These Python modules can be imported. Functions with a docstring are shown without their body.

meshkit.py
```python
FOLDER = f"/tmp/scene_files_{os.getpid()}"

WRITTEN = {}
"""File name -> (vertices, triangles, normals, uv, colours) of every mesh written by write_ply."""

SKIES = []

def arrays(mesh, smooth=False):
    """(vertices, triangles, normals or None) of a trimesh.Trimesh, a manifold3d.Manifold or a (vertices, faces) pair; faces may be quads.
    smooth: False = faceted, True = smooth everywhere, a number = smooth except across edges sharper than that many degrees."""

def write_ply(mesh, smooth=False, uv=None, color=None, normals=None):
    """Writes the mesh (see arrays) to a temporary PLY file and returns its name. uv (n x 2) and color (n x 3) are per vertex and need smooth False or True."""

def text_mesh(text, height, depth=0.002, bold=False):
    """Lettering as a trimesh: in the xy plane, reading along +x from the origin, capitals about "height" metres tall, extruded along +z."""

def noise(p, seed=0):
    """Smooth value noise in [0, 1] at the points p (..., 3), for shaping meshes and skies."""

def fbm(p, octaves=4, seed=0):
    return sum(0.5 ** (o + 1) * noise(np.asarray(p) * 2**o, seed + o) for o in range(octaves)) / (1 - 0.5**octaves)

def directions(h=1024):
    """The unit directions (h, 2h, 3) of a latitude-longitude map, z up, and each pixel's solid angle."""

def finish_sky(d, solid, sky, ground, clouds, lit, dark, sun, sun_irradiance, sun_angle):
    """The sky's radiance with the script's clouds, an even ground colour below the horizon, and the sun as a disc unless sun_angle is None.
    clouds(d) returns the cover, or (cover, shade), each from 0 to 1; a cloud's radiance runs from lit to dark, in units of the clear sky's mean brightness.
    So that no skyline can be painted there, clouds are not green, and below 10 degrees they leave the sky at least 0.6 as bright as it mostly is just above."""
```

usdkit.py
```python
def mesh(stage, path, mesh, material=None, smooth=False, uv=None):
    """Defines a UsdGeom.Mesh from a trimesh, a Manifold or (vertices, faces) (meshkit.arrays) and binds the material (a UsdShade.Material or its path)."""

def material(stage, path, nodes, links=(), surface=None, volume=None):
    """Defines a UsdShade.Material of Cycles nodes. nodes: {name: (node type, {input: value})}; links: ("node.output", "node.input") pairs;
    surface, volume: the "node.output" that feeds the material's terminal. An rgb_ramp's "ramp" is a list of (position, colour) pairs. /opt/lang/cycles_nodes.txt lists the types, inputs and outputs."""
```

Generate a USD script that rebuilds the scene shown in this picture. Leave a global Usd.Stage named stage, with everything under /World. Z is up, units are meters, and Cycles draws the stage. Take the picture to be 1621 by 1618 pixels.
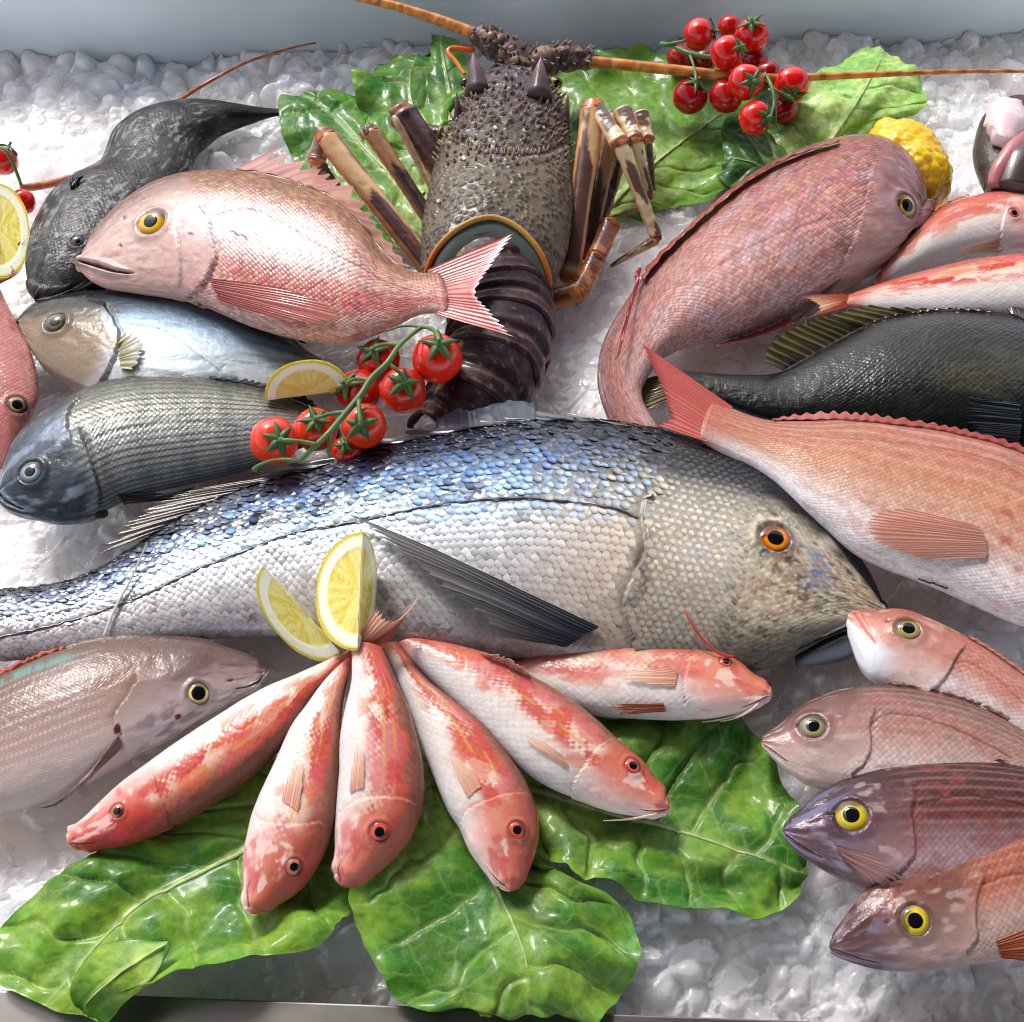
import math
import numpy as np
from scipy.interpolate import Akima1DInterpolator, PchipInterpolator
from scipy.spatial import cKDTree, ConvexHull
from pxr import Usd, UsdGeom, UsdLux, UsdShade, Gf, Sdf, Vt
import usdkit, meshkit

stage = Usd.Stage.CreateInMemory()
UsdGeom.SetStageUpAxis(stage, UsdGeom.Tokens.z)
UsdGeom.SetStageMetersPerUnit(stage, 1.0)
UsdGeom.Xform.Define(stage, '/World')
UsdGeom.Scope.Define(stage, '/World/Looks')
T_ = Sdf.ValueTypeNames

# ------------------------------------------------------------------ camera
W, H = 1621.0, 1618.0
ELEV, FOV, DIST = math.radians(54.0), math.radians(44.0), 1.052
TAN = math.tan(FOV / 2)
CAM = np.array([0.0, -DIST * math.cos(ELEV), 0.02 + DIST * math.sin(ELEV)])
RT, UP, FW = np.array([1.0, 0, 0]), np.array([0, math.sin(ELEV), math.cos(ELEV)]), np.array([0, math.cos(ELEV), -math.sin(ELEV)])
cam = UsdGeom.Camera.Define(stage, '/World/camera')
cam.CreateHorizontalApertureAttr(36.0)
cam.CreateVerticalApertureAttr(36.0 * 1022 / 1024)
cam.CreateFocalLengthAttr(18.0 / TAN)
cam.CreateClippingRangeAttr(Gf.Vec2f(0.05, 100))
cam.AddTransformOp().Set(Gf.Matrix4d(*RT, 0, *UP, 0, *(-FW), 0, *CAM, 1))
cam.GetPrim().CreateAttribute('exposure', T_.Float).Set(0.72)

# ------------------------------------------------------------------ light: open daylight from behind the counter, under a soft sky
SUN_AZ, SUN_EL, SUN_I, SUN_ANGLE, SKY = math.radians(-30.0), math.radians(46.0), 0.38, 12.0, 0.13
AWNING = (-.85, 3.4, -3.4, 1.25, 2.15)                          # the stall's cloth roof: x from, x to, y from, y to, height
sd = np.array([math.sin(SUN_AZ) * math.cos(SUN_EL), math.cos(SUN_AZ) * math.cos(SUN_EL), math.sin(SUN_EL)])
usdkit.material(stage, '/World/Looks/sky_light', {
    's': ('sky_texture', {'sky_type': 'single_scattering', 'sun_disc': False, 'sun_elevation': SUN_EL, 'sun_rotation': math.atan2(sd[0], sd[1]),
                          'air_density': 1.0, 'aerosol_density': 2.5, 'ozone_density': 1.0}),
    'g': ('texture_coordinate', {}), 'm': ('mapping', {'scale': (1.0, 1.0, 2.2)}), 'n': ('noise_texture', {'scale': 2.2, 'detail': 5.0, 'distortion': .4}),
    'c': ('map_range', {'from_min': .42, 'from_max': .62, 'to_min': .25, 'to_max': 1.0, 'clamp': True}),
    'w': ('rgb_to_bw', {}), 'cl': ('combine_color', {}), 'wb': ('math', {'math_type': 'multiply', 'value2': 1.35}), 'wr': ('math', {'math_type': 'multiply', 'value2': 1.03}), 'wbl': ('math', {'math_type': 'multiply', 'value2': 1.0}),
    'x': ('mix_color', {'blend_type': 'mix'}),
    'b': ('background_shader', {'strength': SKY})},
    [('g.generated', 'm.vector'), ('m.vector', 'n.vector'), ('n.fac', 'c.value'), ('s.color', 'w.color'), ('w.val', 'wb.value1'), ('wb.value', 'wr.value1'), ('wb.value', 'wbl.value1'),
     ('wr.value', 'cl.r'), ('wb.value', 'cl.g'), ('wbl.value', 'cl.b'), ('s.color', 'x.a'), ('cl.color', 'x.b'), ('c.result', 'x.fac'), ('x.result', 'b.color')], surface='b.background')
dome = UsdLux.DomeLight.Define(stage, '/World/sky')
UsdShade.MaterialBindingAPI.Apply(dome.GetPrim()).Bind(UsdShade.Material.Get(stage, '/World/Looks/sky_light'))
dome.GetPrim().SetCustomDataByKey('kind', 'structure')
sun = UsdLux.DistantLight.Define(stage, '/World/sun')
sun.CreateIntensityAttr(SUN_I)
sun.CreateAngleAttr(SUN_ANGLE)
sun.CreateNormalizeAttr(True)
sun.CreateColorAttr(Gf.Vec3f(1.0, 0.96, 0.91))
zx = sd
xx = np.cross([0, 1.0, 0.3], zx); xx /= np.linalg.norm(xx)
yx = np.cross(zx, xx)
sun.AddTransformOp().Set(Gf.Matrix4d(*xx, 0, *yx, 0, *zx, 0, 0, 0, 3, 1))


# ------------------------------------------------------------------ helpers
def c(r, g, b):
    x = np.array([r, g, b], float) / 255
    return np.where(x < 0.04045, x / 12.92, ((x + 0.055) / 1.055) ** 2.4)


def U(px, py, z):
    """the point at height z that a pixel of the photograph shows"""
    px, py, z = np.broadcast_arrays(np.asarray(px, float), np.asarray(py, float), np.asarray(z, float))
    d = FW + ((px - W / 2) / (W / 2) * TAN)[..., None] * RT - ((py - H / 2) / (W / 2) * TAN)[..., None] * UP
    k = (z - CAM[2]) / d[..., 2]
    return CAM + d * k[..., None]


def PX(P):
    r = np.asarray(P) - CAM
    w = r @ FW
    return np.stack([W / 2 + (r @ RT) / w / TAN * W / 2, H / 2 - (r @ UP) / w / TAN * W / 2], -1)


def ps(P):
    return float((np.asarray(P) - CAM) @ FW * TAN / (W / 2))


def nrm(v):
    v = np.asarray(v, float)
    return v / np.maximum(np.linalg.norm(v, axis=-1, keepdims=True), 1e-12)


def sm(x, a, b):
    t = np.clip((np.asarray(x, float) - a) / (b - a), 0, 1)
    return t * t * (3 - 2 * t)


def mx(a, b, w):
    w = np.asarray(w, float)
    w = w[..., None] if w.ndim else w
    return np.asarray(a) * (1 - w) + np.asarray(b) * w


def fbm(u, v, w=0.0, o=4, seed=0):
    u, v, w = np.broadcast_arrays(np.asarray(u, float), np.asarray(v, float), np.asarray(w, float))
    return meshkit.fbm(np.stack([u + 50, v + 50, w + 50], -1), o, seed)


def spl(pts, n, closed=False):
    pts = np.asarray(pts, float)
    if len(pts) == 2:
        return pts[0] + (pts[1] - pts[0]) * np.linspace(0, 1, n)[:, None]
    L = np.r_[0, np.cumsum(np.maximum(np.linalg.norm(np.diff(pts, axis=0), axis=1), 1e-9))]
    return Akima1DInterpolator(L, pts)(np.linspace(0, L[-1], n))


def seg_dist(q, poly):
    """distance of the points q (n,2) to a polyline, and where along it (0..1) the nearest point is"""
    best, at = np.full(len(q), 1e9), np.zeros(len(q))
    n = len(poly) - 1
    for i in range(n):
        a, b = poly[i], poly[i + 1]
        ab = b - a
        t = np.clip(((q - a) @ ab) / max(ab @ ab, 1e-12), 0, 1)
        d = np.linalg.norm(q - a - t[:, None] * ab, axis=1)
        k = d < best
        best[k], at[k] = d[k], (i + t[k]) / n
    return best, at


_names = {}


def numbered(parent, name):
    k = (parent, name)
    _names[k] = _names.get(k, -1) + 1
    return f'{parent}/{name}' + (f'_{_names[k]:03d}' if _names[k] else '')


def vnormals(v, f):
    n = np.zeros_like(v)
    fn = np.cross(v[f[:, 1]] - v[f[:, 0]], v[f[:, 2]] - v[f[:, 0]])
    for k in range(3):
        np.add.at(n, f[:, k], fn)
    return nrm(n)


def put(path, v, f, mat, col=None, uv=None, smooth=True, **attr):
    v, f = np.asarray(v, float), np.asarray(f, int)
    if f.shape[1] == 4:
        f = np.vstack([f[:, [0, 1, 2]], f[:, [0, 2, 3]]])
    if smooth not in (True, False):
        col = None
    m = usdkit.mesh(stage, path, (v, f), mat, smooth=smooth, uv=uv)
    pv = UsdGeom.PrimvarsAPI(m)
    if col is not None:
        cc = np.broadcast_to(np.asarray(col, np.float32), (len(v), 3))
        pv.CreatePrimvar('col', T_.Color3fArray, 'vertex').Set(Vt.Vec3fArray.FromNumpy(np.ascontiguousarray(np.clip(cc, 0, 1), np.float32)))
    for k, x in attr.items():
        pv.CreatePrimvar(k, T_.Color3fArray, 'vertex').Set(Vt.Vec3fArray.FromNumpy(np.ascontiguousarray(np.broadcast_to(x, (len(v), 3)), np.float32)))
    return m


class Thing:
    def __init__(self, name, label, cat, base, group=None, kind=None):
        self.path = numbered('/World', name)
        self.base = np.asarray(base, float)
        x = UsdGeom.Xform.Define(stage, self.path)
        x.AddTranslateOp().Set(Gf.Vec3d(*map(float, self.base)))
        p = x.GetPrim()
        if label:
            p.SetCustomDataByKey('label', label)
        if cat:
            p.SetCustomDataByKey('category', cat)
        if group:
            p.SetCustomDataByKey('group', group)
        if kind:
            p.SetCustomDataByKey('kind', kind)

    def part(self, name, v, f, mat, col=None, uv=None, parent=None, label=None, kind=None, smooth=True, **attr):
        path = numbered(parent or self.path, name)
        m = put(path, np.asarray(v) - self.base, f, mat, col, uv, smooth, **attr)
        if label:
            m.GetPrim().SetCustomDataByKey('label', label)
        if kind:
            m.GetPrim().SetCustomDataByKey('kind', kind)
        return path


def gridf(n, m, wrap=False):
    """quads of an n x m grid of vertices; wrap closes the second direction"""
    i, j = np.meshgrid(np.arange(n - 1), np.arange(m if wrap else m - 1), indexing='ij')
    a, b = i * m + j, i * m + (j + 1) % m
    return np.stack([a, b, b + m, a + m], -1).reshape(-1, 4)


def tri(f):
    return np.vstack([f[:, [0, 1, 2]], f[:, [0, 2, 3]]])


def join(parts):
    """parts: (v, f, col) -> one (v, f, col)"""
    vs, fs, cs, o = [], [], [], 0
    for v, f, col in parts:
        f = np.asarray(f)
        f = tri(f) if f.shape[1] == 4 else f
        vs.append(v); fs.append(f + o); cs.append(np.broadcast_to(col, (len(v), 3))); o += len(v)
    return np.vstack(vs), np.vstack(fs), np.vstack(cs)


def tube(pts, rad, n=None, sec=12, flat=1.0, up=(0, 0, 1), cap=True):
    """tapered tube along a smoothed path; returns v, f, along (0..1), angle"""
    pts = np.asarray(pts, float)
    rad = np.asarray(rad, float) * np.ones(len(pts))
    if n:
        L = np.r_[0, np.cumsum(np.linalg.norm(np.diff(pts, axis=0), axis=1))]
        x = np.linspace(0, L[-1], n)
        rad = np.interp(x, L, rad)
        pts = spl(pts, n)
    k = len(pts)
    tg = nrm(np.gradient(pts, axis=0))
    upv = np.asarray(up, float)
    side = np.cross(tg, upv)
    bad = np.linalg.norm(side, axis=1) < 1e-3
    side[bad] = [1, 0, 0]
    side = nrm(side)
    nn = np.cross(side, tg)
    th = np.arange(sec) * 2 * np.pi / sec
    v = pts[:, None] + rad[:, None, None] * (np.cos(th)[None, :, None] * side[:, None] + flat * np.sin(th)[None, :, None] * nn[:, None])
    v = v.reshape(-1, 3)
    f = tri(gridf(k, sec, True))[:, ::-1]
    s, a = np.repeat(np.linspace(0, 1, k), sec), np.tile(th, k)
    if cap:
        e0, e1 = len(v), len(v) + 1
        v = np.vstack([v, pts[0] - tg[0] * rad[0] * .4, pts[-1] + tg[-1] * rad[-1] * .4])
        j = np.arange(sec)
        f = np.vstack([f, np.stack([np.full(sec, e0), j, (j + 1) % sec], -1), np.stack([np.full(sec, e1), (k - 1) * sec + (j + 1) % sec, (k - 1) * sec + j], -1)])
        s, a = np.r_[s, 0, 1], np.r_[a, 0, 0]
    vol = np.einsum('ij,ij->i', v[f[:, 0]], np.cross(v[f[:, 1]] - v[f[:, 0]] * 0, v[f[:, 2]])).sum()
    if np.einsum('ij,ij->i', v[f[:, 0]] - pts.mean(0), np.cross(v[f[:, 1]] - pts.mean(0), v[f[:, 2]] - pts.mean(0))).sum() < 0:
        f = f[:, ::-1]
    return v, f, s, a


# ------------------------------------------------------------------ materials
def mat_skin(name, size=(.005, .005), bump=.6, rough=.3, coat=.6, vary=.25, rnd=.15, fine=.25, irid=0.0, sss=0.0, coatr=.05, dk=.3):
    nodes = {
        'col': ('attribute', {'attribute': 'col'}), 'msk': ('attribute', {'attribute': 'msk'}),
        'ms': ('separate_color', {'color_type': 'rgb'}),
        'tc': ('texture_coordinate', {}), 'geo': ('geometry', {}),
        'mp': ('mapping', {'scale': (1 / size[0] * .7071, 1 / size[1] * .7071, 1.0)}),
        'mr': ('mapping', {'rotation': (0, 0, math.pi / 4)}),
        'vo': ('voronoi_texture', {'dimensions': '2D', 'feature': 'f1', 'scale': 1.0 * 1.4142, 'randomness': rnd}),
        'vs': ('separate_color', {'color_type': 'rgb'}),
        'mv': ('map_range', {'from_min': 0.0, 'from_max': 1.0, 'to_min': 1 - vary, 'to_max': 1 + vary}),
        'md': ('map_range', {'from_min': .2, 'from_max': .75, 'to_min': 1 + dk * .3, 'to_max': 1 - dk, 'clamp': True}),
        'mm': ('math', {'math_type': 'multiply'}),
        'mk': ('mix_float', {'a': 1.0}),
        'hs': ('hsv', {'saturation': 1.0}),
        'ho': ('map_range', {'from_min': 0.0, 'from_max': 1.0, 'to_min': .5 - irid, 'to_max': .5 + irid}),
        'n1': ('noise_texture', {'scale': 900.0, 'detail': 3.0}), 'n2': ('noise_texture', {'scale': 160.0, 'detail': 3.0}),
        'rg': ('map_range', {'from_min': .3, 'from_max': .7, 'to_min': rough - .10, 'to_max': rough + .14}),
        'ih': ('math', {'math_type': 'multiply', 'value2': -1.0}),
        'st': ('math', {'math_type': 'multiply', 'value2': bump}),
        'b1': ('bump', {'distance': size[0] * .28}),
        'b2': ('bump', {'distance': .0005, 'strength': fine}), 'b3': ('bump', {'distance': .0025, 'strength': fine}),
        'p': ('principled_bsdf', {'coat_weight': coat, 'coat_roughness': coatr, 'ior': 1.4, 'coat_ior': 1.36, 'specular_ior_level': .16}),
    }
    links = [('msk.color', 'ms.color'), ('tc.UV', 'mp.vector'), ('mp.vector', 'mr.vector'), ('mr.vector', 'vo.vector'), ('vo.color', 'vs.color'),
             ('vs.r', 'mv.value'), ('vo.distance', 'md.value'), ('mv.result', 'mm.value1'), ('md.result', 'mm.value2'), ('ms.r', 'mk.fac'), ('mm.value', 'mk.b'),
             ('col.color', 'hs.color'), ('mk.result', 'hs.value'), ('vs.g', 'ho.value'), ('ho.result', 'hs.hue'), ('hs.color', 'p.base_color'),
             ('geo.position', 'n1.vector'), ('geo.position', 'n2.vector'), ('n2.fac', 'rg.value'), ('rg.result', 'p.roughness'), ('ms.g', 'p.metallic'),
             ('vo.distance', 'ih.value1'), ('ih.value', 'b1.height'), ('ms.r', 'st.value1'), ('st.value', 'b1.strength'),
             ('n1.fac', 'b2.height'), ('b1.normal', 'b2.normal'), ('n2.fac', 'b3.height'), ('b2.normal', 'b3.normal'), ('b3.normal', 'p.normal'), ('n2.fac', 'p.coat_weight') if False else ('b3.normal', 'p.coat_normal')]
    if sss:
        nodes['p'][1].update({'subsurface_weight': sss, 'subsurface_scale': .004, 'subsurface_radius': (1.0, .4, .3)})
    return usdkit.material(stage, '/World/Looks/' + name, nodes, links, surface='p.BSDF')


def mat_vcol(name, rough=.35, coat=0.0, metal=0.0, noise=300.0, bump=.0, bd=.001, sss=0.0, trans=0.0, clear=False, ior=1.45, rad=(1, .3, .2), vary=0.0, coatr=.06, sscale=.005, spec=.5):
    nodes = {'col': ('attribute', {'attribute': 'col'}), 'geo': ('geometry', {}), 'n': ('noise_texture', {'scale': noise, 'detail': 4.0}),
             'b': ('bump', {'distance': bd, 'strength': bump}), 'mv': ('map_range', {'from_min': .25, 'from_max': .75, 'to_min': 1 - vary, 'to_max': 1 + vary}), 'h': ('hsv', {}),
             'p': ('principled_bsdf', {'roughness': rough, 'coat_weight': coat, 'coat_roughness': coatr, 'metallic': metal, 'ior': ior, 'specular_ior_level': spec})}
    links = [('col.color', 'h.color'), ('n.fac', 'mv.value'), ('mv.result', 'h.value'), ('h.color', 'p.base_color'), ('geo.position', 'n.vector'), ('n.fac', 'b.height'), ('b.normal', 'p.normal')]
    if sss:
        nodes['p'][1].update({'subsurface_weight': sss, 'subsurface_scale': sscale, 'subsurface_radius': rad})
    out = 'p.BSDF'
    if trans:
        nodes['t'] = ('translucent_bsdf', {}); nodes['m'] = ('mix_closure', {'fac': trans})
        links += [('h.color', 't.color'), ('p.BSDF', 'm.closure1'), ('t.BSDF', 'm.closure2')]
        out = 'm.closure'
    if clear:
        nodes.update({'a': ('attribute', {'attribute': 'msk'}), 'as': ('separate_color', {'color_type': 'rgb'}), 'tr': ('transparent_bsdf', {}), 'm2': ('mix_closure', {})})
        links += [('a.color', 'as.color'), ('as.r', 'm2.fac'), (out, 'm2.closure1'), ('tr.BSDF', 'm2.closure2')]
        out = 'm2.closure'
    return usdkit.material(stage, '/World/Looks/' + name, nodes, links, surface=out)


M_FIN = mat_vcol('fin_membrane', .28, .7, trans=.18, clear=True, noise=700, bump=.15, bd=.0005)
M_EYE = mat_vcol('wet_eye', .04, .6, coatr=.02)
M_WET = mat_vcol('wet_flesh', .3, .5, noise=500, bump=.3, bd=.0006, sss=.15, vary=.1)
M_SHELL = mat_vcol('lobster_shell', .36, .22, spec=.2, noise=650, bump=.55, bd=.0012, vary=.18, coatr=.15)
M_LEG = mat_vcol('lobster_leg', .3, .5, noise=500, bump=.25, bd=.0006, vary=.12, coatr=.12)
M_TOM = mat_vcol('tomato_skin', .16, .6, noise=60, bump=.03, bd=.001, sss=.25, rad=(1, .2, .1), vary=.05, coatr=.05, sscale=.004)
M_STEM = mat_vcol('vine_stem', .5, .1, noise=800, bump=.3, bd=.0005, vary=.15)
M_PEEL = mat_vcol('lemon_peel', .3, .35, noise=420, bump=.7, bd=.0012, sss=.2, rad=(1, .7, .2), vary=.06)
M_PULP = mat_vcol('lemon_flesh', .16, .6, noise=700, bump=.5, bd=.0008, sss=.5, rad=(1, .8, .25), vary=.1)


def mat_leaf():
    nodes = {'col': ('attribute', {'attribute': 'col'}), 'tc': ('texture_coordinate', {}), 'geo': ('geometry', {}),
             'n': ('noise_texture', {'scale': 140.0, 'detail': 5.0}), 'n2': ('noise_texture', {'scale': 900.0, 'detail': 2.0}), 'n0': ('noise_texture', {'scale': 35.0, 'detail': 3.0}),
             'wv': ('vector_math', {'math_type': 'scale', 'scale': .016}), 'wu': ('vector_math', {'math_type': 'add'}),
             'v': ('voronoi_texture', {'dimensions': '2D', 'feature': 'distance_to_edge', 'scale': 34.0, 'randomness': 1.0}),
             'v2': ('voronoi_texture', {'dimensions': '2D', 'feature': 'distance_to_edge', 'scale': 105.0, 'randomness': 1.0}),
             'vm': ('map_range', {'from_min': 0.0, 'from_max': .05, 'to_min': .34, 'to_max': 0.0, 'clamp': True}),
             'vm2': ('map_range', {'from_min': 0.0, 'from_max': .10, 'to_min': .16, 'to_max': 0.0, 'clamp': True}), 'vs': ('math', {'math_type': 'add'}),
             'vb': ('map_range', {'from_min': 0.0, 'from_max': .16, 'to_min': 0.0, 'to_max': 1.0, 'clamp': True}),
             'mv': ('map_range', {'from_min': .3, 'from_max': .7, 'to_min': .86, 'to_max': 1.42}), 'h': ('hsv', {}), 'mh': ('map_range', {'from_min': .35, 'from_max': .65, 'to_min': .515, 'to_max': .482}),
             'pale': ('mix_color', {'blend_type': 'mix', 'b': (.30, .46, .12)}),
             'b1': ('bump', {'distance': .0014, 'strength': .22}), 'b2': ('bump', {'distance': .003, 'strength': .4}), 'b3': ('bump', {'distance': .0004, 'strength': .25}),
             'p': ('principled_bsdf', {'roughness': .42, 'coat_weight': .28, 'coat_roughness': .13, 'ior': 1.4}), 't': ('translucent_bsdf', {}), 'm': ('mix_closure', {'fac': .33})}
    links = [('col.color', 'h.color'), ('geo.position', 'n.vector'), ('geo.position', 'n2.vector'), ('geo.position', 'n0.vector'), ('n.fac', 'mv.value'), ('mv.result', 'h.value'), ('n0.fac', 'mh.value'), ('mh.result', 'h.hue'), ('h.color', 'pale.a'),
             ('n0.color', 'wv.vector1'), ('tc.UV', 'wu.vector1'), ('wv.vector', 'wu.vector2'), ('wu.vector', 'v.vector'), ('wu.vector', 'v2.vector'), ('v.distance', 'vm.value'), ('v2.distance', 'vm2.value'), ('vm.result', 'vs.value1'), ('vm2.result', 'vs.value2'),
             ('vs.value', 'pale.fac'), ('pale.result', 'p.base_color'), ('pale.result', 't.color'), ('v.distance', 'vb.value'),
             ('vb.result', 'b1.height'), ('n.fac', 'b2.height'), ('b1.normal', 'b2.normal'), ('n2.fac', 'b3.height'), ('b2.normal', 'b3.normal'), ('b3.normal', 'p.normal'),
             ('p.BSDF', 'm.closure1'), ('t.BSDF', 'm.closure2')]
    return usdkit.material(stage, '/World/Looks/lettuce_leaf', nodes, links, surface='m.closure')


M_LEAF = mat_leaf()

M_STEEL = usdkit.material(stage, '/World/Looks/brushed_steel', {
    'geo': ('geometry', {}), 'mp': ('mapping', {'scale': (60.0, 60.0, 4.0)}), 'n': ('noise_texture', {'scale': 12.0, 'detail': 4.0}),
    'n2': ('noise_texture', {'scale': 6.0, 'detail': 3.0}), 'r': ('map_range', {'from_min': .3, 'from_max': .7, 'to_min': .34, 'to_max': .5}),
    'b': ('bump', {'distance': .0006, 'strength': .25}), 'h': ('hsv', {'color': tuple(c(196, 208, 214))}), 'mv': ('map_range', {'from_min': .3, 'from_max': .7, 'to_min': .85, 'to_max': 1.1}),
    'p': ('principled_bsdf', {'metallic': .35})},
    [('geo.position', 'mp.vector'), ('mp.vector', 'n.vector'), ('geo.position', 'n2.vector'), ('n2.fac', 'r.value'), ('r.result', 'p.roughness'), ('n2.fac', 'mv.value'), ('mv.result', 'h.value'),
     ('h.color', 'p.base_color'), ('n.fac', 'b.height'), ('b.normal', 'p.normal')], surface='p.BSDF')

M_RIM = usdkit.material(stage, '/World/Looks/worn_steel', {
    'geo': ('geometry', {}), 'n2': ('noise_texture', {'scale': 9.0, 'detail': 4.0}), 'r': ('map_range', {'from_min': .3, 'from_max': .7, 'to_min': .22, 'to_max': .4}),
    'p': ('principled_bsdf', {'metallic': .9, 'base_color': tuple(c(128, 124, 120))})},
    [('geo.position', 'n2.vector'), ('n2.fac', 'r.value'), ('r.result', 'p.roughness')], surface='p.BSDF')

M_ICE = usdkit.material(stage, '/World/Looks/crushed_ice', {
    'geo': ('geometry', {}), 'n': ('noise_texture', {'scale': 9.0, 'detail': 4.0}), 'n2': ('noise_texture', {'scale': 240.0, 'detail': 4.0}), 'n3': ('noise_texture', {'scale': 70.0, 'detail': 3.0}),
    'rp': ('rgb_ramp', {'ramp': [(.32, tuple(c(216, 222, 230))), (.5, tuple(c(240, 236, 236))), (.68, tuple(c(244, 234, 230)))]}),
    'r': ('map_range', {'from_min': .35, 'from_max': .65, 'to_min': .1, 'to_max': .34}),
    'b': ('bump', {'distance': .002, 'strength': .45}), 'b2': ('bump', {'distance': .006, 'strength': .45}),
    'p': ('principled_bsdf', {'ior': 1.31, 'subsurface_weight': .75, 'subsurface_scale': .012, 'subsurface_radius': (1.0, .95, .9), 'coat_weight': .9, 'coat_roughness': .04})},
    [('geo.position', 'n.vector'), ('geo.position', 'n2.vector'), ('geo.position', 'n3.vector'), ('n.fac', 'rp.fac'), ('rp.color', 'p.base_color'), ('n3.fac', 'r.value'), ('r.result', 'p.roughness'),
     ('n2.fac', 'b.height'), ('n3.fac', 'b2.height'), ('b.normal', 'b2.normal'), ('b2.normal', 'p.normal')], surface='p.BSDF')
M_SHARD = usdkit.material(stage, '/World/Looks/clear_ice', {
    'p': ('principled_bsdf', {'base_color': tuple(c(246, 246, 250)), 'roughness': .1, 'ior': 1.31}),
    'gl': ('glass_bsdf', {'color': (.98, .99, 1.0), 'roughness': .06, 'IOR': 1.22}), 'm2': ('mix_closure', {'fac': .78})},
    [('p.BSDF', 'm2.closure1'), ('gl.BSDF', 'm2.closure2')], surface='m2.closure')
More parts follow.
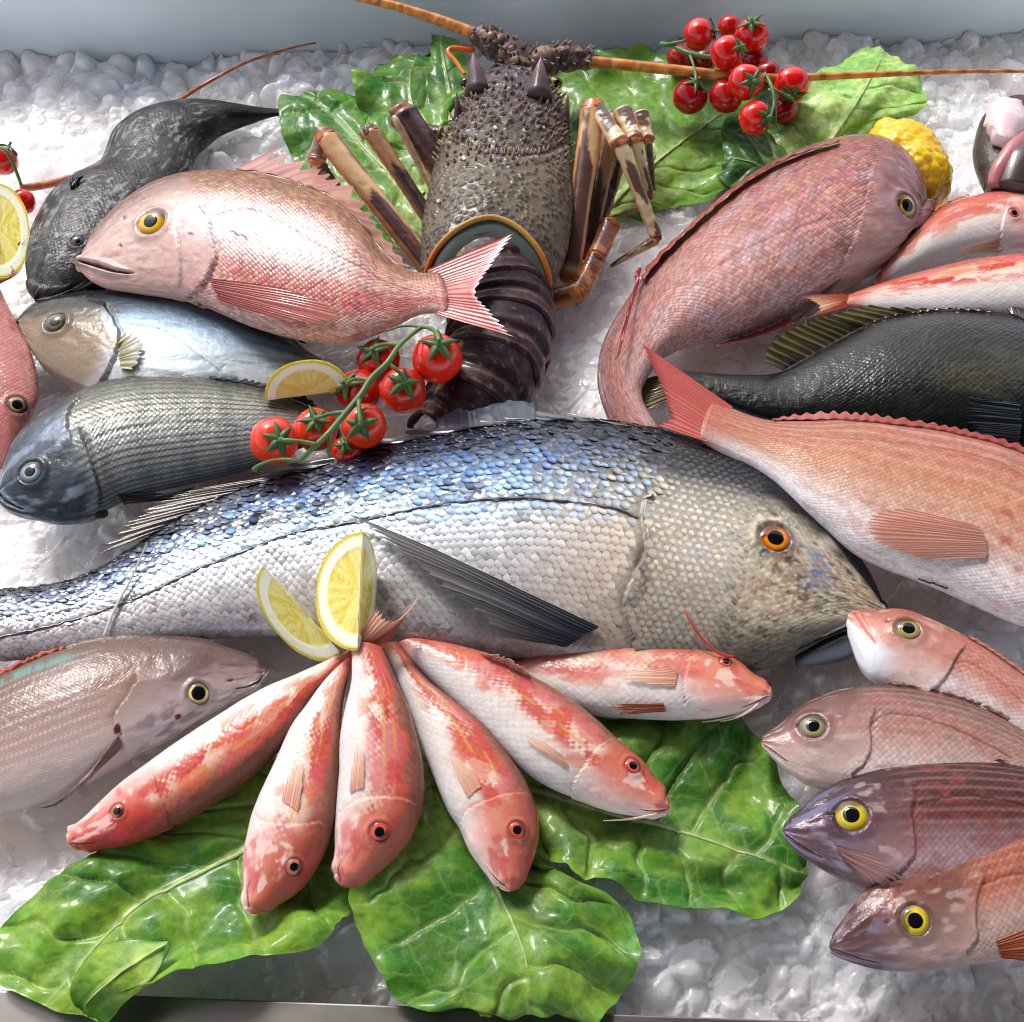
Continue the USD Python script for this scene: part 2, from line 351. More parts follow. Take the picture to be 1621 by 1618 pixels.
# ------------------------------------------------------------------ bodies of fish: a lens-shaped loft through the outline, lying on its side
class Body:
    def __init__(s, pairs, z, k=.42, m=1.0, N=None, M=None, capf=.7, capb=.25, kp=None, dens=1.0, tilt=0.0):
        pr = np.asarray(pairs, float)
        z = np.asarray(z, float)
        if z.ndim and len(z) == 2 and len(pr) != 2:
            mp = pr.mean(1)
            l = np.r_[0, np.cumsum(np.linalg.norm(np.diff(mp, axis=0), axis=1))]
            z = z[0] + (z[1] - z[0]) * l / l[-1]
        z = np.broadcast_to(z, (len(pr),))
        D, V = U(pr[:, 0, 0], pr[:, 0, 1], z), U(pr[:, 1, 0], pr[:, 1, 1], z)
        mid, h = (D + V) / 2, (D - V) / 2
        a = np.linalg.norm(h, axis=1)
        l = np.r_[0, np.cumsum(np.linalg.norm(np.diff(mid, axis=0), axis=1))]
        s.L = l[-1]
        kk = np.full(len(pr), k) if kp is None else np.asarray(kp) * k
        # the outline of the body seen aslant is that of its thickness too: shrink the middle plane accordingly
        vw = nrm(CAM - mid)
        cot = np.sqrt(1 - vw[:, 2] ** 2) / vw[:, 2]
        cdir = np.abs(h[:, 1]) / np.maximum(a, 1e-9)
        h = h / np.sqrt(1 + (kk * cot * cdir) ** 2)[:, None]
        fm, fh, fk = Akima1DInterpolator(l / s.L, mid), Akima1DInterpolator(l / s.L, h), PchipInterpolator(l / s.L, kk)
        Lpx = np.linalg.norm(np.diff(pr.mean(1), axis=0), axis=1).sum()
        Dpx = np.linalg.norm(pr[:, 0] - pr[:, 1], axis=1).max()
        N = N or int(max(60, min(Lpx * .42 * dens, 640)))
        M = M or int(max(56, min(Dpx * .85 * dens, 300))) // 2 * 2
        ss = np.linspace(0, 1, N)
        mi, hh, ki = fm(ss), fh(ss), fk(ss)
        tg = nrm(np.gradient(mi, axis=0))
        # rounded ends
        cf = np.linspace(np.pi / 2 * .98, 0, 9)[:-1]
        a0, a1 = np.linalg.norm(hh[0]), np.linalg.norm(hh[-1])
        mi = np.vstack([mi[0] - tg[0] * (a0 * capf * np.sin(cf))[:, None], mi, mi[-1] + tg[-1] * (a1 * capb * np.sin(cf[::-1]))[:, None]])
        hh = np.vstack([hh[0] * np.cos(cf)[:, None], hh, hh[-1] * np.cos(cf[::-1])[:, None]])
        ki = np.r_[np.full(len(cf), ki[0]), ki, np.full(len(cf), ki[-1])]
        ss = np.r_[-a0 * capf * np.sin(cf) / s.L, ss, 1 + a1 * capb * np.sin(cf[::-1]) / s.L]
        N = len(ss)
        th = np.arange(M) * 2 * np.pi / M
        th = th - .0 * np.sin(2 * th)
        ah = np.linalg.norm(hh, axis=1)
        d = nrm(hh)
        up = np.array([0, 0, 1.0])
        n = nrm(up - d * (d @ up)[:, None] + tilt * np.array([0, -1.0, 0]))
        q = np.sin(th)
        prof = np.sign(q) * np.abs(q) ** m
        P = mi[:, None] + hh[:, None] * np.cos(th)[None, :, None] + n[:, None] * (ki * ah)[:, None, None] * prof[None, :, None]
        s.N, s.M = N, M
        s.v = P.reshape(-1, 3)
        s.f = tri(gridf(N, M, True))
        e0, e1 = len(s.v), len(s.v) + 1
        j = np.arange(M)
        s.v = np.vstack([s.v, P[0].mean(0), P[-1].mean(0)])
        s.f = np.vstack([s.f, np.stack([np.full(M, e0), (j + 1) % M, j], -1), np.stack([np.full(M, e1), (N - 1) * M + j, (N - 1) * M + (j + 1) % M], -1)])
        ctr = s.v.mean(0)
        vol = np.einsum('ij,ij->i', s.v[s.f[:, 0]] - ctr, np.cross(s.v[s.f[:, 1]] - ctr, s.v[s.f[:, 2]] - ctr)).sum()
        if vol < 0:
            s.f = s.f[:, ::-1]
        s.s = np.r_[np.repeat(ss, M), ss[0], ss[-1]]
        s.t = np.r_[np.tile(np.cos(th), N), 0, 0]
        s.q = np.r_[np.tile(q, N), 0, 0]
        s.am = a.max()
        s.a = np.r_[np.repeat(ah, M), 0, 0]
        s.u = s.s * s.L
        s.vv = np.r_[np.tile(np.pi / 2 - np.where(th <= np.pi, th, 2 * np.pi - th), N), 0, 0] * s.am * .95
        s.uv = np.stack([s.u, s.vv], -1)
        s.n = vnormals(s.v, s.f)
        s.px = PX(s.v)
        vis = np.einsum('ij,ij->i', s.n, CAM - s.v) > 0
        s.ids = np.nonzero(vis)[0]
        s.tree = cKDTree(s.px[s.ids])

    def at(s, px):
        return s.ids[s.tree.query(np.asarray(px, float))[1]]

    def on(s, px, lift=0.0):
        i = s.at(px)
        return s.v[i] + s.n[i] * (np.asarray(lift)[..., None] if np.ndim(lift) else lift)

    def line(s, pts, n=40):
        return s.uv[s.at(spl(pts, n))]

    def dist(s, pts, n=30):
        return seg_dist(s.uv, s.line(pts, n))

    def push(s, d):
        s.v = s.v + s.n * d[:, None]
        s.n = vnormals(s.v, s.f)

    def fb(s, su, sv, seed=0, o=4):
        return fbm(s.u / su, s.vv / sv, np.where(s.q < 0, 7.3, 0) + seed * 3.1, o, seed)

    def sg(s, pts):
        """signed distance ahead of (+, towards the snout) a line that runs from back to belly, and how far the vertex is within its span"""
        q = s.uv[s.at(spl(pts, 24))]
        o = np.argsort(q[:, 1])
        x = np.interp(s.vv, q[o, 1], q[o, 0])
        span = sm(s.vv, q[o[0], 1] - .012, q[o[0], 1] + .004) * (1 - sm(s.vv, q[o[-1], 1] - .004, q[o[-1], 1] + .012))
        return x - s.u, span


def stops(t, st):
    st = sorted(st, key=lambda x: x[0])
    x = [p for p, _ in st]
    return np.stack([np.interp(t, x, [col[k] for _, col in st]) for k in range(3)], -1)


def dome(P, n, r, h, col, rings=9, sec=28, stretch=None):
    """a shallow dome of radius r and height h at P along n; col: [(radius 0..1, colour)]"""
    n = nrm(n)
    e1 = nrm(np.cross(n, [0.3, 1, 0.1])) if stretch is None else nrm(stretch - n * (stretch @ n))
    e2 = np.cross(n, e1)
    k = 1.0 if stretch is None else np.linalg.norm(stretch)
    rr = np.r_[0, np.sin(np.linspace(0.06, 1, rings) * np.pi / 2)]
    th = np.arange(sec) * 2 * np.pi / sec
    R, TH = np.meshgrid(rr[1:], th, indexing='ij')
    z = h * np.sqrt(np.maximum(0, 1 - R ** 2))
    v = P + r * R[..., None] * (np.cos(TH)[..., None] * e1 * k + np.sin(TH)[..., None] * e2) + z[..., None] * n
    v = np.vstack([v.reshape(-1, 3), P + n * h, P - n * h * .5])
    f = tri(gridf(rings, sec, True))
    j = np.arange(sec)
    f = np.vstack([f, np.stack([np.full(sec, rings * sec), j, (j + 1) % sec], -1), np.stack([np.full(sec, rings * sec + 1), (rings - 1) * sec + (j + 1) % sec, (rings - 1) * sec + j], -1)])
    if np.einsum('ij,ij->i', vnormals(v, f)[:-2], np.broadcast_to(n, (len(v) - 2, 3))).mean() < 0:
        f = f[:, ::-1]
    rad = np.r_[R.ravel(), 0, 1]
    return v, f, stops(rad, [(a, b) for a, b in col]), rad


def fin_mesh(base, tip, nr, colb, colt, thick=.0006, jag=.25, bulge=.0, amp=.5, nv=14, curve=0.0, ray=None, nseed=7, alpha=(.05, .3), raycol=.75, sweep=None, edgecol=None, round=0.0, proj=None):
    """a fin: a thin closed sheet between a base line and a tip line, pleated by its rays, with a frayed edge"""
    nu = nr * 6 + 1
    B, T = spl(base, nu), spl(tip, nu)
    x, y = np.linspace(0, 1, nu), np.linspace(0, 1, nv)
    ph = x * nr + .35 * np.sin(x * 17 + nseed) * np.sin(np.pi * x)
    rays = np.cos(2 * np.pi * ph) * .5 + .5
    rng = np.random.default_rng(nseed)
    cut = 1 - jag * (1 - rays) ** .8 * (.6 + .4 * rng.random(nr + 2)[np.round(ph).astype(int) % (nr + 2)]) - jag * .35 * rng.random(nr + 2)[np.round(ph).astype(int) % (nr + 2)]
    cut = cut * (1 - round * (np.abs(2 * x - 1.0) ** 2.2))
    Y = y[None, :] * cut[:, None]
    P = B[:, None] + (T - B)[:, None] * Y[..., None]
    if sweep is not None:
        P = P + np.asarray(sweep) * (Y ** 2)[..., None]
    if proj is not None:
        P = proj(P, Y)
    du, dv = np.gradient(P, axis=0), np.gradient(P, axis=1)
    n = nrm(np.cross(du, dv))
    if (n[..., 2].mean()) < 0:
        n = -n
    P = P + n * (bulge * np.sin(np.pi * np.clip(x, 0, 1))[:, None, None] * np.sin(np.pi * np.clip(Y, 0, 1) * .8)[..., None] + amp * thick * 2 * (rays[:, None, None] - .5))
    wob = fbm(np.broadcast_to(x[:, None] * 5, Y.shape), Y * 3, nseed, 3, nseed) - .5
    P = P + n * (wob * thick * 3 * Y)[..., None]
    th = thick * (1 - .75 * Y) * (.35 + .65 * rays[:, None])
    top, bot = P + n * th[..., None], P - n * th[..., None]
    g = gridf(nu, nv)
    K = nu * nv
    f = [tri(g), tri(g[:, ::-1]) + K]
    idx = np.arange(K).reshape(nu, nv)
    loop = np.r_[idx[:, 0], idx[-1, 1:], idx[-2::-1, -1], idx[0, -2:0:-1]]
    nx = np.roll(loop, -1)
    f.append(np.stack([loop, loop + K, nx + K], -1)); f.append(np.stack([loop, nx + K, nx], -1))
    v, f = np.vstack([top.reshape(-1, 3), bot.reshape(-1, 3)]), np.vstack(f)
    if (vnormals(v, f)[:K] * n.reshape(-1, 3)).sum() < 0:
        f = f[:, ::-1]
    col = mx(colb, colt, np.broadcast_to(Y, (nu, nv))) * (raycol + (1 - raycol) * (1 - rays)[:, None, None])
    if edgecol is not None:
        col = mx(col, edgecol, sm(Y, .8, .98))
    al = mx(alpha[0], alpha[1], Y) if False else (alpha[0] + (alpha[1] - alpha[0]) * Y) * (1 - .8 * rays[:, None])
    return v, f, np.tile(col.reshape(-1, 3), (2, 1)), np.repeat(np.tile(al.reshape(-1), 2)[:, None], 3, 1)


EYE_GOLD = [(0, c(150, 110, 20)), (.5, c(225, 190, 60)), (.58, c(235, 200, 70)), (.7, c(205, 150, 25)), (.9, c(150, 105, 20)), (1, c(40, 32, 25))]


def fish(name, label, pairs, z, col, skin, k=.42, m=.95, eye=None, iris=EYE_GOLD, pupil=.48, gill=None, gill_h=.0022, gill_a=.6, mouth=None, mouth_w=.0022, mouth_d=.002, mouth_col=c(70, 30, 28), lateral=None, lat_col=None, lat_w=.0012,
         fins=(), group=None, nostril=None, metal=None, scale_mask=None, pre=None, kp=None, capf=.7, capb=.25, dens=1.0, blunt=0.0, lips=None, gillcol=c(70, 40, 38), eye_h=.42, base=None, tilt=0.0, cheek=None, extra=None, under=None, lipcol=None, eyecol=None):
    if blunt:
        pr = np.asarray(pairs, float)
        q = pr[0] * .66 + pr[1] * .34
        q = q.mean(0) + (q - q.mean(0)) * blunt
        w0, wq = np.linalg.norm(pr[0, 0] - pr[0, 1]), np.linalg.norm(q[0] - q[1])
        pr[0] = pr[0].mean(0) + (pr[0] - pr[0].mean(0)) * max(1, .62 * wq / w0)
        pairs = np.insert(pr, 1, q, 0)
        z = np.insert(np.asarray(z, float), 1, z[0]) if np.ndim(z) and len(z) == len(pr) else z
    b = Body(pairs, z, k, m, kp=kp, capf=capf, capb=capb, dens=dens, tilt=tilt)
    ctr = b.v.mean(0)
    th = Thing(name, label, 'fish', [ctr[0], ctr[1], b.v[:, 2].min()] if base is None else base, group)
    d = np.zeros(len(b.v))
    head = np.zeros(len(b.v))
    b.headw = head
    colour_lines = []
    if gill:
        g, span = b.sg(gill)
        b.headw = head = sm(g + .016 * (b.fb(.012, .012, 77) - .5), -.008, .022)
        d += gill_h * np.exp(-np.maximum(g, 0) / .02) * (g > 0) * span
        d -= gill_h * .5 * np.exp(-(np.minimum(g, 0) / .004) ** 2) * (g <= 0) * span
        colour_lines.append((np.exp(-(np.minimum(g, 0) / .0017) ** 2) * (g <= .0005) * span * (.06 + 1.15 * sm(b.fb(.028, .028, 78), .44, .62)), gillcol, gill_a))
    if cheek:                                                    # the line of the cheek bone
        g2, span2 = b.sg(cheek)
        d += gill_h * .55 * np.exp(-np.maximum(g2, 0) / .015) * (g2 > 0) * span2
        colour_lines.append((np.exp(-(g2 / .0012) ** 2) * span2, None, .25))
    d += (fbm(b.u / .03, b.vv / .03, b.q, 3, 5) - .5) * .0016 * (.4 + head)
    if mouth:
        dm, am = b.dist(mouth)
        w = mouth_w * (1 - .5 * am)
        d += -mouth_d * np.exp(-(dm / w) ** 2) + mouth_d * .55 * np.exp(-((dm - w * 2.2) / (w * 1.1)) ** 2) * (1 - am ** 3)
        colour_lines.append((np.exp(-(dm / w) ** 2), mouth_col, .95))
        if lipcol is not None:
            colour_lines.append((np.exp(-((dm - w * 2.2) / (w * 1.2)) ** 2), lipcol, .7))
    if nostril:
        dn = b.dist([nostril, (nostril[0] + 1, nostril[1] + 1)], 3)[0]
        d -= .0012 * np.exp(-(dn / .0018) ** 2)
        colour_lines.append((np.exp(-(dn / .0016) ** 2), c(40, 30, 30), .85))
    if lateral:
        dl, al = b.dist(lateral)
        d -= .0004 * np.exp(-(dl / lat_w) ** 2)
    if eye:
        i = b.at(eye[:2])
        de = np.linalg.norm(b.v - b.v[i], axis=1) + 1.0 * (b.n @ b.n[i] < .2)
        r = eye[2] * ps(b.v[i])
        d += r * .16 * np.exp(-((de - r * 1.18) / (r * .3)) ** 2) - r * .2 * (1 - sm(de, r * .5, r * 1.05))
        b.de, b.re = de, r
    b.push(d)
    C = np.clip(col(b), 0, 1) ** 1.14
    C = mx(C, (C @ [.3, .59, .11])[:, None] * np.array([1.05, 1.0, .95]), .17)
    if lateral and lat_col is not None:
        C = mx(C, lat_col, .75 * np.exp(-(dl / lat_w) ** 2))
    for w, k_, amt in colour_lines:
        C = mx(C, C * .35 if k_ is None else k_, np.clip(w * amt, 0, 1))
    if eye:
        C = mx(C, C * .45 if eyecol is None else eyecol, .7 * np.exp(-((de - r * 1.08) / (r * .16)) ** 2))
    sc = (1 - sm(head, .1, .75)) if scale_mask is None else scale_mask(b)
    me = np.zeros(len(b.v)) if metal is None else metal(b) if callable(metal) else np.full(len(b.v), metal)
    b.col, b.th = C, th
    th.body = th.part('body', b.v, b.f, skin, C if under is None else C * under(b)[:, None], b.uv, msk=np.stack([sc, me, head], -1))
    if eye:
        n = nrm(b.n[i] * .8 + nrm(CAM - b.v[i]) * .2 if len(eye) < 4 else b.n[i] * (1 - eye[3]) + eye[3] * nrm(CAM - b.v[i]))
        P = b.v[i] + n * r * .10
        v, f, cc, rad = dome(P, n, r, r * eye_h, iris)
        dz = np.clip(((v - P) / r) @ nrm(b.v[b.at(pairs[len(pairs) // 3][0])] - b.v[i]), -1, 1)
        nz = fbm(v[:, 0] / .004, v[:, 1] / .004, v[:, 2] / .004, 3, 6)
        cc = cc * (.72 + .5 * nz)[:, None]
        cc = mx(cc, cc * [.2, .16, .14], sm(dz + .35 * (nz - .5), .12, .40) * sm(rad, .5, .60))
        cc = mx(cc, cc * .55, sm(-dz, .5, .9) * sm(rad, .6, .8))
        e = th.part('eye', v, f, M_EYE, cc, msk=np.zeros((len(v), 3)))
        v, f, cc, _ = dome(P + n * r * eye_h * (math.sqrt(1 - pupil ** 2) - .02), n, r * pupil, r * eye_h * (1.05 - math.sqrt(1 - pupil ** 2)), [(0, c(8, 9, 12)), (1, c(10, 10, 12))], 5, 24)
        th.part('pupil', v, f, M_EYE, cc, parent=e)
    for fn in fins:
        fin(b, th, **fn)
    if extra:
        extra(b, th)
    return b, th


def fin(b, th, name, base, tip, nr=12, colb=c(170, 110, 100), colt=c(200, 150, 140), on=None, zt=None, zb=None, lift=.001, tl=.004, label=None, **kw):
    """base and tip: pixels; a base point is taken on the body; a tip lies on it too (tl above the skin) where 'on' is set, else at height zt"""
    if zb is None:
        B = b.on(spl(base, 24), lift)
    else:
        B = U(*np.array(spl(base, 24)).T, zb if np.ndim(zb) == 0 else np.linspace(zb[0], zb[1], 24))
    tp = spl(tip, 24)
    if on:
        I = b.at(tp)
        Tn = b.v[I] + b.n[I] * tl
        off = np.linalg.norm(b.px[I] - tp, axis=1) > 5
        Tn[off] = U(tp[off, 0], tp[off, 1], b.v[I][off, 2] + .002) if on is True else Tn[off]
    else:
        z = B[:, 2] if zt is None else (np.full(24, zt) if np.ndim(zt) == 0 else np.linspace(zt[0], zt[1], 24))
        Tn = U(tp[:, 0], tp[:, 1], z)
    def proj(P, Y):
        I = b.at(PX(P.reshape(-1, 3)))
        q = P.reshape(-1, 3)
        h = np.einsum('ij,ij->i', q - b.v[I], b.n[I])
        want = lift + .0006 + tl * Y.ravel()
        near = np.linalg.norm(b.px[I] - PX(q), axis=1) < 6
        return (q + b.n[I] * (np.where(near, np.maximum(want - h, 0), 0))[:, None]).reshape(P.shape)
    v, f, cc, al = fin_mesh(B, Tn, nr, colb, colt, proj=proj if on else None, **kw)
    return th.part(name, v, f, M_FIN, cc, msk=al, label=label)
# ------------------------------------------------------------------ the setting: steel tray and bed of ice
back = U([-300, 1921], [103, 60], 0.0)
back_dir = nrm(back[1] - back[0])
front = U([-300, 60, 1060, 1921], [1556, 1572, 1608, 1642], .004)


def box_between(p, q, nrm_out, thick, z0, z1, bev=.002):
    """an upright slab whose face runs from p to q, with bevelled edges"""
    d = nrm(np.array([q[0] - p[0], q[1] - p[1], 0]))
    o = np.asarray(nrm_out, float)
    prof = np.array([[0, z0], [0, z1 - bev], [bev * .3, z1 - bev * .3], [bev, z1], [thick - bev, z1], [thick, z1 - bev], [thick, z0]])
    A = np.array([[p[0] + o[0] * x, p[1] + o[1] * x, zz] for x, zz in prof])
    B = np.array([[q[0] + o[0] * x, q[1] + o[1] * x, zz] for x, zz in prof])
    n = len(prof)
    f = [[i, (i + 1) % n, n + (i + 1) % n, n + i] for i in range(n)]
    f = tri(np.array(f))
    f = np.vstack([f, [[0, i + 1, i] for i in range(1, n - 1)], [[n, n + i, n + i + 1] for i in range(1, n - 1)]])
    v = np.vstack([A, B])
    cc = v.mean(0)
    if np.einsum('ij,ij->i', v[f[:, 0]] - cc, np.cross(v[f[:, 1]] - cc, v[f[:, 2]] - cc)).sum() < 0:
        f = f[:, ::-1]
    return v, f


tray = Thing('display_tray', 'brushed steel counter tray holding the bed of crushed ice', 'tray', [0, .1, -.06])
bn = np.array([-back_dir[1], back_dir[0], 0])
v, f = box_between(back[0], back[1], bn, .02, -.06, .115)
tray.part('back_wall', v, f, M_STEEL, smooth=30)
fd = nrm(front[3] - front[0]); fnrm = np.array([fd[1], -fd[0], 0])
v, f = box_between(front[0], front[3], fnrm, .09, -.06, .006)
tray.part('front_rim', v, f, M_RIM, smooth=30)
v = np.array([[-.95, -.55, -.055], [.95, -.55, -.055], [.95, .8, -.055], [-.95, .8, -.055], [-.95, -.55, -.06], [.95, -.55, -.06], [.95, .8, -.06], [-.95, .8, -.06]])
f = np.array([[0, 1, 2, 3], [7, 6, 5, 4], [0, 4, 5, 1], [1, 5, 6, 2], [2, 6, 7, 3], [3, 7, 4, 0]])
tray.part('tray_floor', v, f, M_STEEL, smooth=False)


# the cloth roof of the stall, above the counter and the shopper
x0_, x1_, y0_, y1_, z1_ = AWNING
aw = Thing('stall_awning', 'grey-brown canvas awning stretched over the fish counter', 'awning', [0, 0, z1_])
gx_, gy_ = np.meshgrid(np.linspace(x0_, x1_, 60), np.linspace(y0_, y1_, 40), indexing='ij')
gz_ = z1_ + .02 * np.sin(gx_ * 5) - .015 * np.cos(gy_ * 3)
gv = np.stack([gx_, gy_, gz_], -1).reshape(-1, 3)
gf = tri(gridf(60, 40))
aw.part('canvas', np.vstack([gv, gv + [0, 0, .004]]), np.vstack([gf, gf[:, ::-1] + len(gv)]), mat_vcol('canvas', .8), c(96, 86, 76))


def ice_base(x, y):
    n = fbm(x / .22, y / .22, 1.3, 3, 3) - .5
    yb = back[0][1] + (x - back[0][0]) * back_dir[1] / back_dir[0]
    yf = front[0][1] + (x - front[0][0]) * fd[1] / fd[0]
    z = .02 * n - .004
    z = z + sm(y, yb - .22, yb) * (.006 + .05 * (fbm(x / .11, y / .3, 9.0, 3, 8) - .5))
    z = z - (1 - sm(y, yf, yf + .07)) * .012
    return z


def ice_facets(x, y, cell, slope, seed):
    rng = np.random.default_rng(seed)
    X0, X1, Y0, Y1 = -.8, .8, -.5, .75
    n = int((X1 - X0) * (Y1 - Y0) / cell ** 2)
    sd_ = np.stack([rng.uniform(X0, X1, n), rng.uniform(Y0, Y1, n)], -1)
    g = rng.normal(0, slope, (n, 2)); h = rng.normal(0, cell * slope * .4, n)
    q = np.stack([x, y], -1)
    wq = q + (fbm(x / cell * 1.1, y / cell * 1.1, seed, 2, seed)[..., None] - .5) * cell * .5
    _, i = cKDTree(sd_).query(wq)
    return h[i] + ((q - sd_[i]) * g[i]).sum(-1)


nx, ny = 900, 700
gx = np.linspace(-.8, .8, nx)
gy01 = np.linspace(0, 1, ny)
GX = np.repeat(gx[:, None], ny, 1)
yb = back[0][1] + (GX - back[0][0]) * back_dir[1] / back_dir[0] - .001
yf = front[0][1] + (GX - front[0][0]) * fd[1] / fd[0] + .001
GY = yf + (yb - yf) * gy01[None, :]
rough = sm(fbm(GX / .13, GY / .13, 4.0, 3, 21), .38, .62)
rough = np.maximum(rough * .75 + .25, sm(GY, yb - .12, yb - .02))
rough = np.maximum(rough, .95 * sm(GX, .1, .3) * (1 - sm(GY, -.12, -.02)))
rough = rough * (1 - .85 * (1 - sm(GX, -.2, .02)) * (1 - sm(GY, yf + .1, yf + .2)))
Z = ice_base(GX, GY) + rough * (ice_facets(GX, GY, .028, .20, 2) + ice_facets(GX, GY, .013, .20, 3)) + (fbm(GX / .016, GY / .016, 2.0, 4, 6) - .5) * .003
# lumps of ice lying in the bed, half sunk and half melted together
rng = np.random.default_rng(77)
for k in range(9500):
    x, y = rng.uniform(-.75, .75), rng.uniform(-.42, .72)
    xi = int((x + .8) / 1.6 * (nx - 1))
    yi = int((y - yf[xi, 0]) / (yb[xi, 0] - yf[xi, 0]) * (ny - 1))
    if not 4 < yi < ny - 3 or rng.random() > .15 + .85 * rough[xi, yi] or (x < -.02 and yi < 110):
        continue
    r_ = rng.uniform(.0045, .0105) * (1 + .7 * (rng.random() < .15)) * (.8 + .45 * yi / ny)
    q_ = int(r_ / .0015) + 3
    sl = (slice(max(xi - q_, 0), xi + q_ + 1), slice(max(yi - q_, 0), yi + q_ + 1))
    an = rng.uniform(0, 6.28)
    dx, dy = GX[sl] - x, GY[sl] - y
    e1, e2 = (dx * math.cos(an) + dy * math.sin(an)) / r_, (-dx * math.sin(an) + dy * math.cos(an)) / (r_ * rng.uniform(.55, .95))
    sup = (np.abs(e1) ** 3 + np.abs(e2) ** 3 + .35 * np.abs(e1 + e2) ** 3) ** (1 / 3)
    top = Z[xi, yi] + r_ * rng.uniform(.15, .55)
    lump = top + (e1 * rng.normal(0, .25) + e2 * rng.normal(0, .25)) * r_ * .6 - np.clip(sup, 0, 3) ** 4 * r_ * .55
    Z[sl] = np.where(sup < 1.6, np.maximum(Z[sl], lump), Z[sl])
ice = Thing('ice_bed', 'white crushed ice filling the steel tray under the seafood', 'ice', [0, .1, -.02], kind='stuff')
ice.part('ice_surface', np.stack([GX, GY, Z], -1).reshape(-1, 3), gridf(nx, ny), M_ICE, kind='stuff')
COVER = []                                                      # pixels that things cover, so that no loose ice is strewn into them


def icez(x, y):
    return ice_base(np.asarray(x, float), np.asarray(y, float))


# ------------------------------------------------------------------ the large silver bream in the middle
SK_BIG = mat_skin('silver_scaled_skin', (.0062, .0062), .35, .30, .5, .1, fine=.25)
SK_RED = mat_skin('pink_bream_skin', (.0046, .0050), .5, .30, .45, .34, irid=.03, dk=.36)
SK_FINE = mat_skin('fine_scaled_skin', (.0034, .0040), .3, .30, .45, .14, irid=.008, dk=.2)
SK_MUL = mat_skin('mullet_skin', (.0050, .0056), .14, .27, .5, .05, sss=.12, dk=.07)
SK_SMOOTH = mat_skin('smooth_silver_skin', (.0022, .0022), .3, .26, .5, .08)
SK_DARK = mat_skin('dark_scaled_skin', (.0040, .0046), .25, .2, .9, .25, fine=.28, coatr=.03)
SK_SLIME = mat_skin('slimy_mottled_skin', (.004, .004), .2, .36, .35, .1, fine=.45)

bream_pairs = [((1396, 950), (1386, 978)), ((1381, 915), (1348, 998)), ((1360, 881), (1308, 1014)), ((1331, 839), (1266, 1036)), ((1297, 797), (1224, 1056)), ((1255, 759), (1180, 1065)), ((1213, 734), (1140, 1068)), ((1171, 717), (1100, 1069)),
               ((1121, 703), (1050, 1068)), ((1066, 689), (1005, 1066)), ((1011, 677), (960, 1063)), ((937, 668), (900, 1059)), ((834, 667), (815, 1048)), ((760, 679), (745, 1042)), ((685, 691), (675, 1036)), ((611, 704), (605, 1029)), ((556, 720), (560, 1023)),
               ((498, 743), (515, 1016)), ((421, 762), (450, 1010)), ((345, 789), (380, 1010)), ((291, 814), (325, 1012)), ((245, 846), (265, 1017)), ((192, 881), (205, 1024)), ((134, 911), (142, 1032)), ((77, 927), (80, 1040)), ((0, 934), (5, 1047)), ((-70, 936), (-66, 1050)), ((-150, 930), (-145, 1062))]


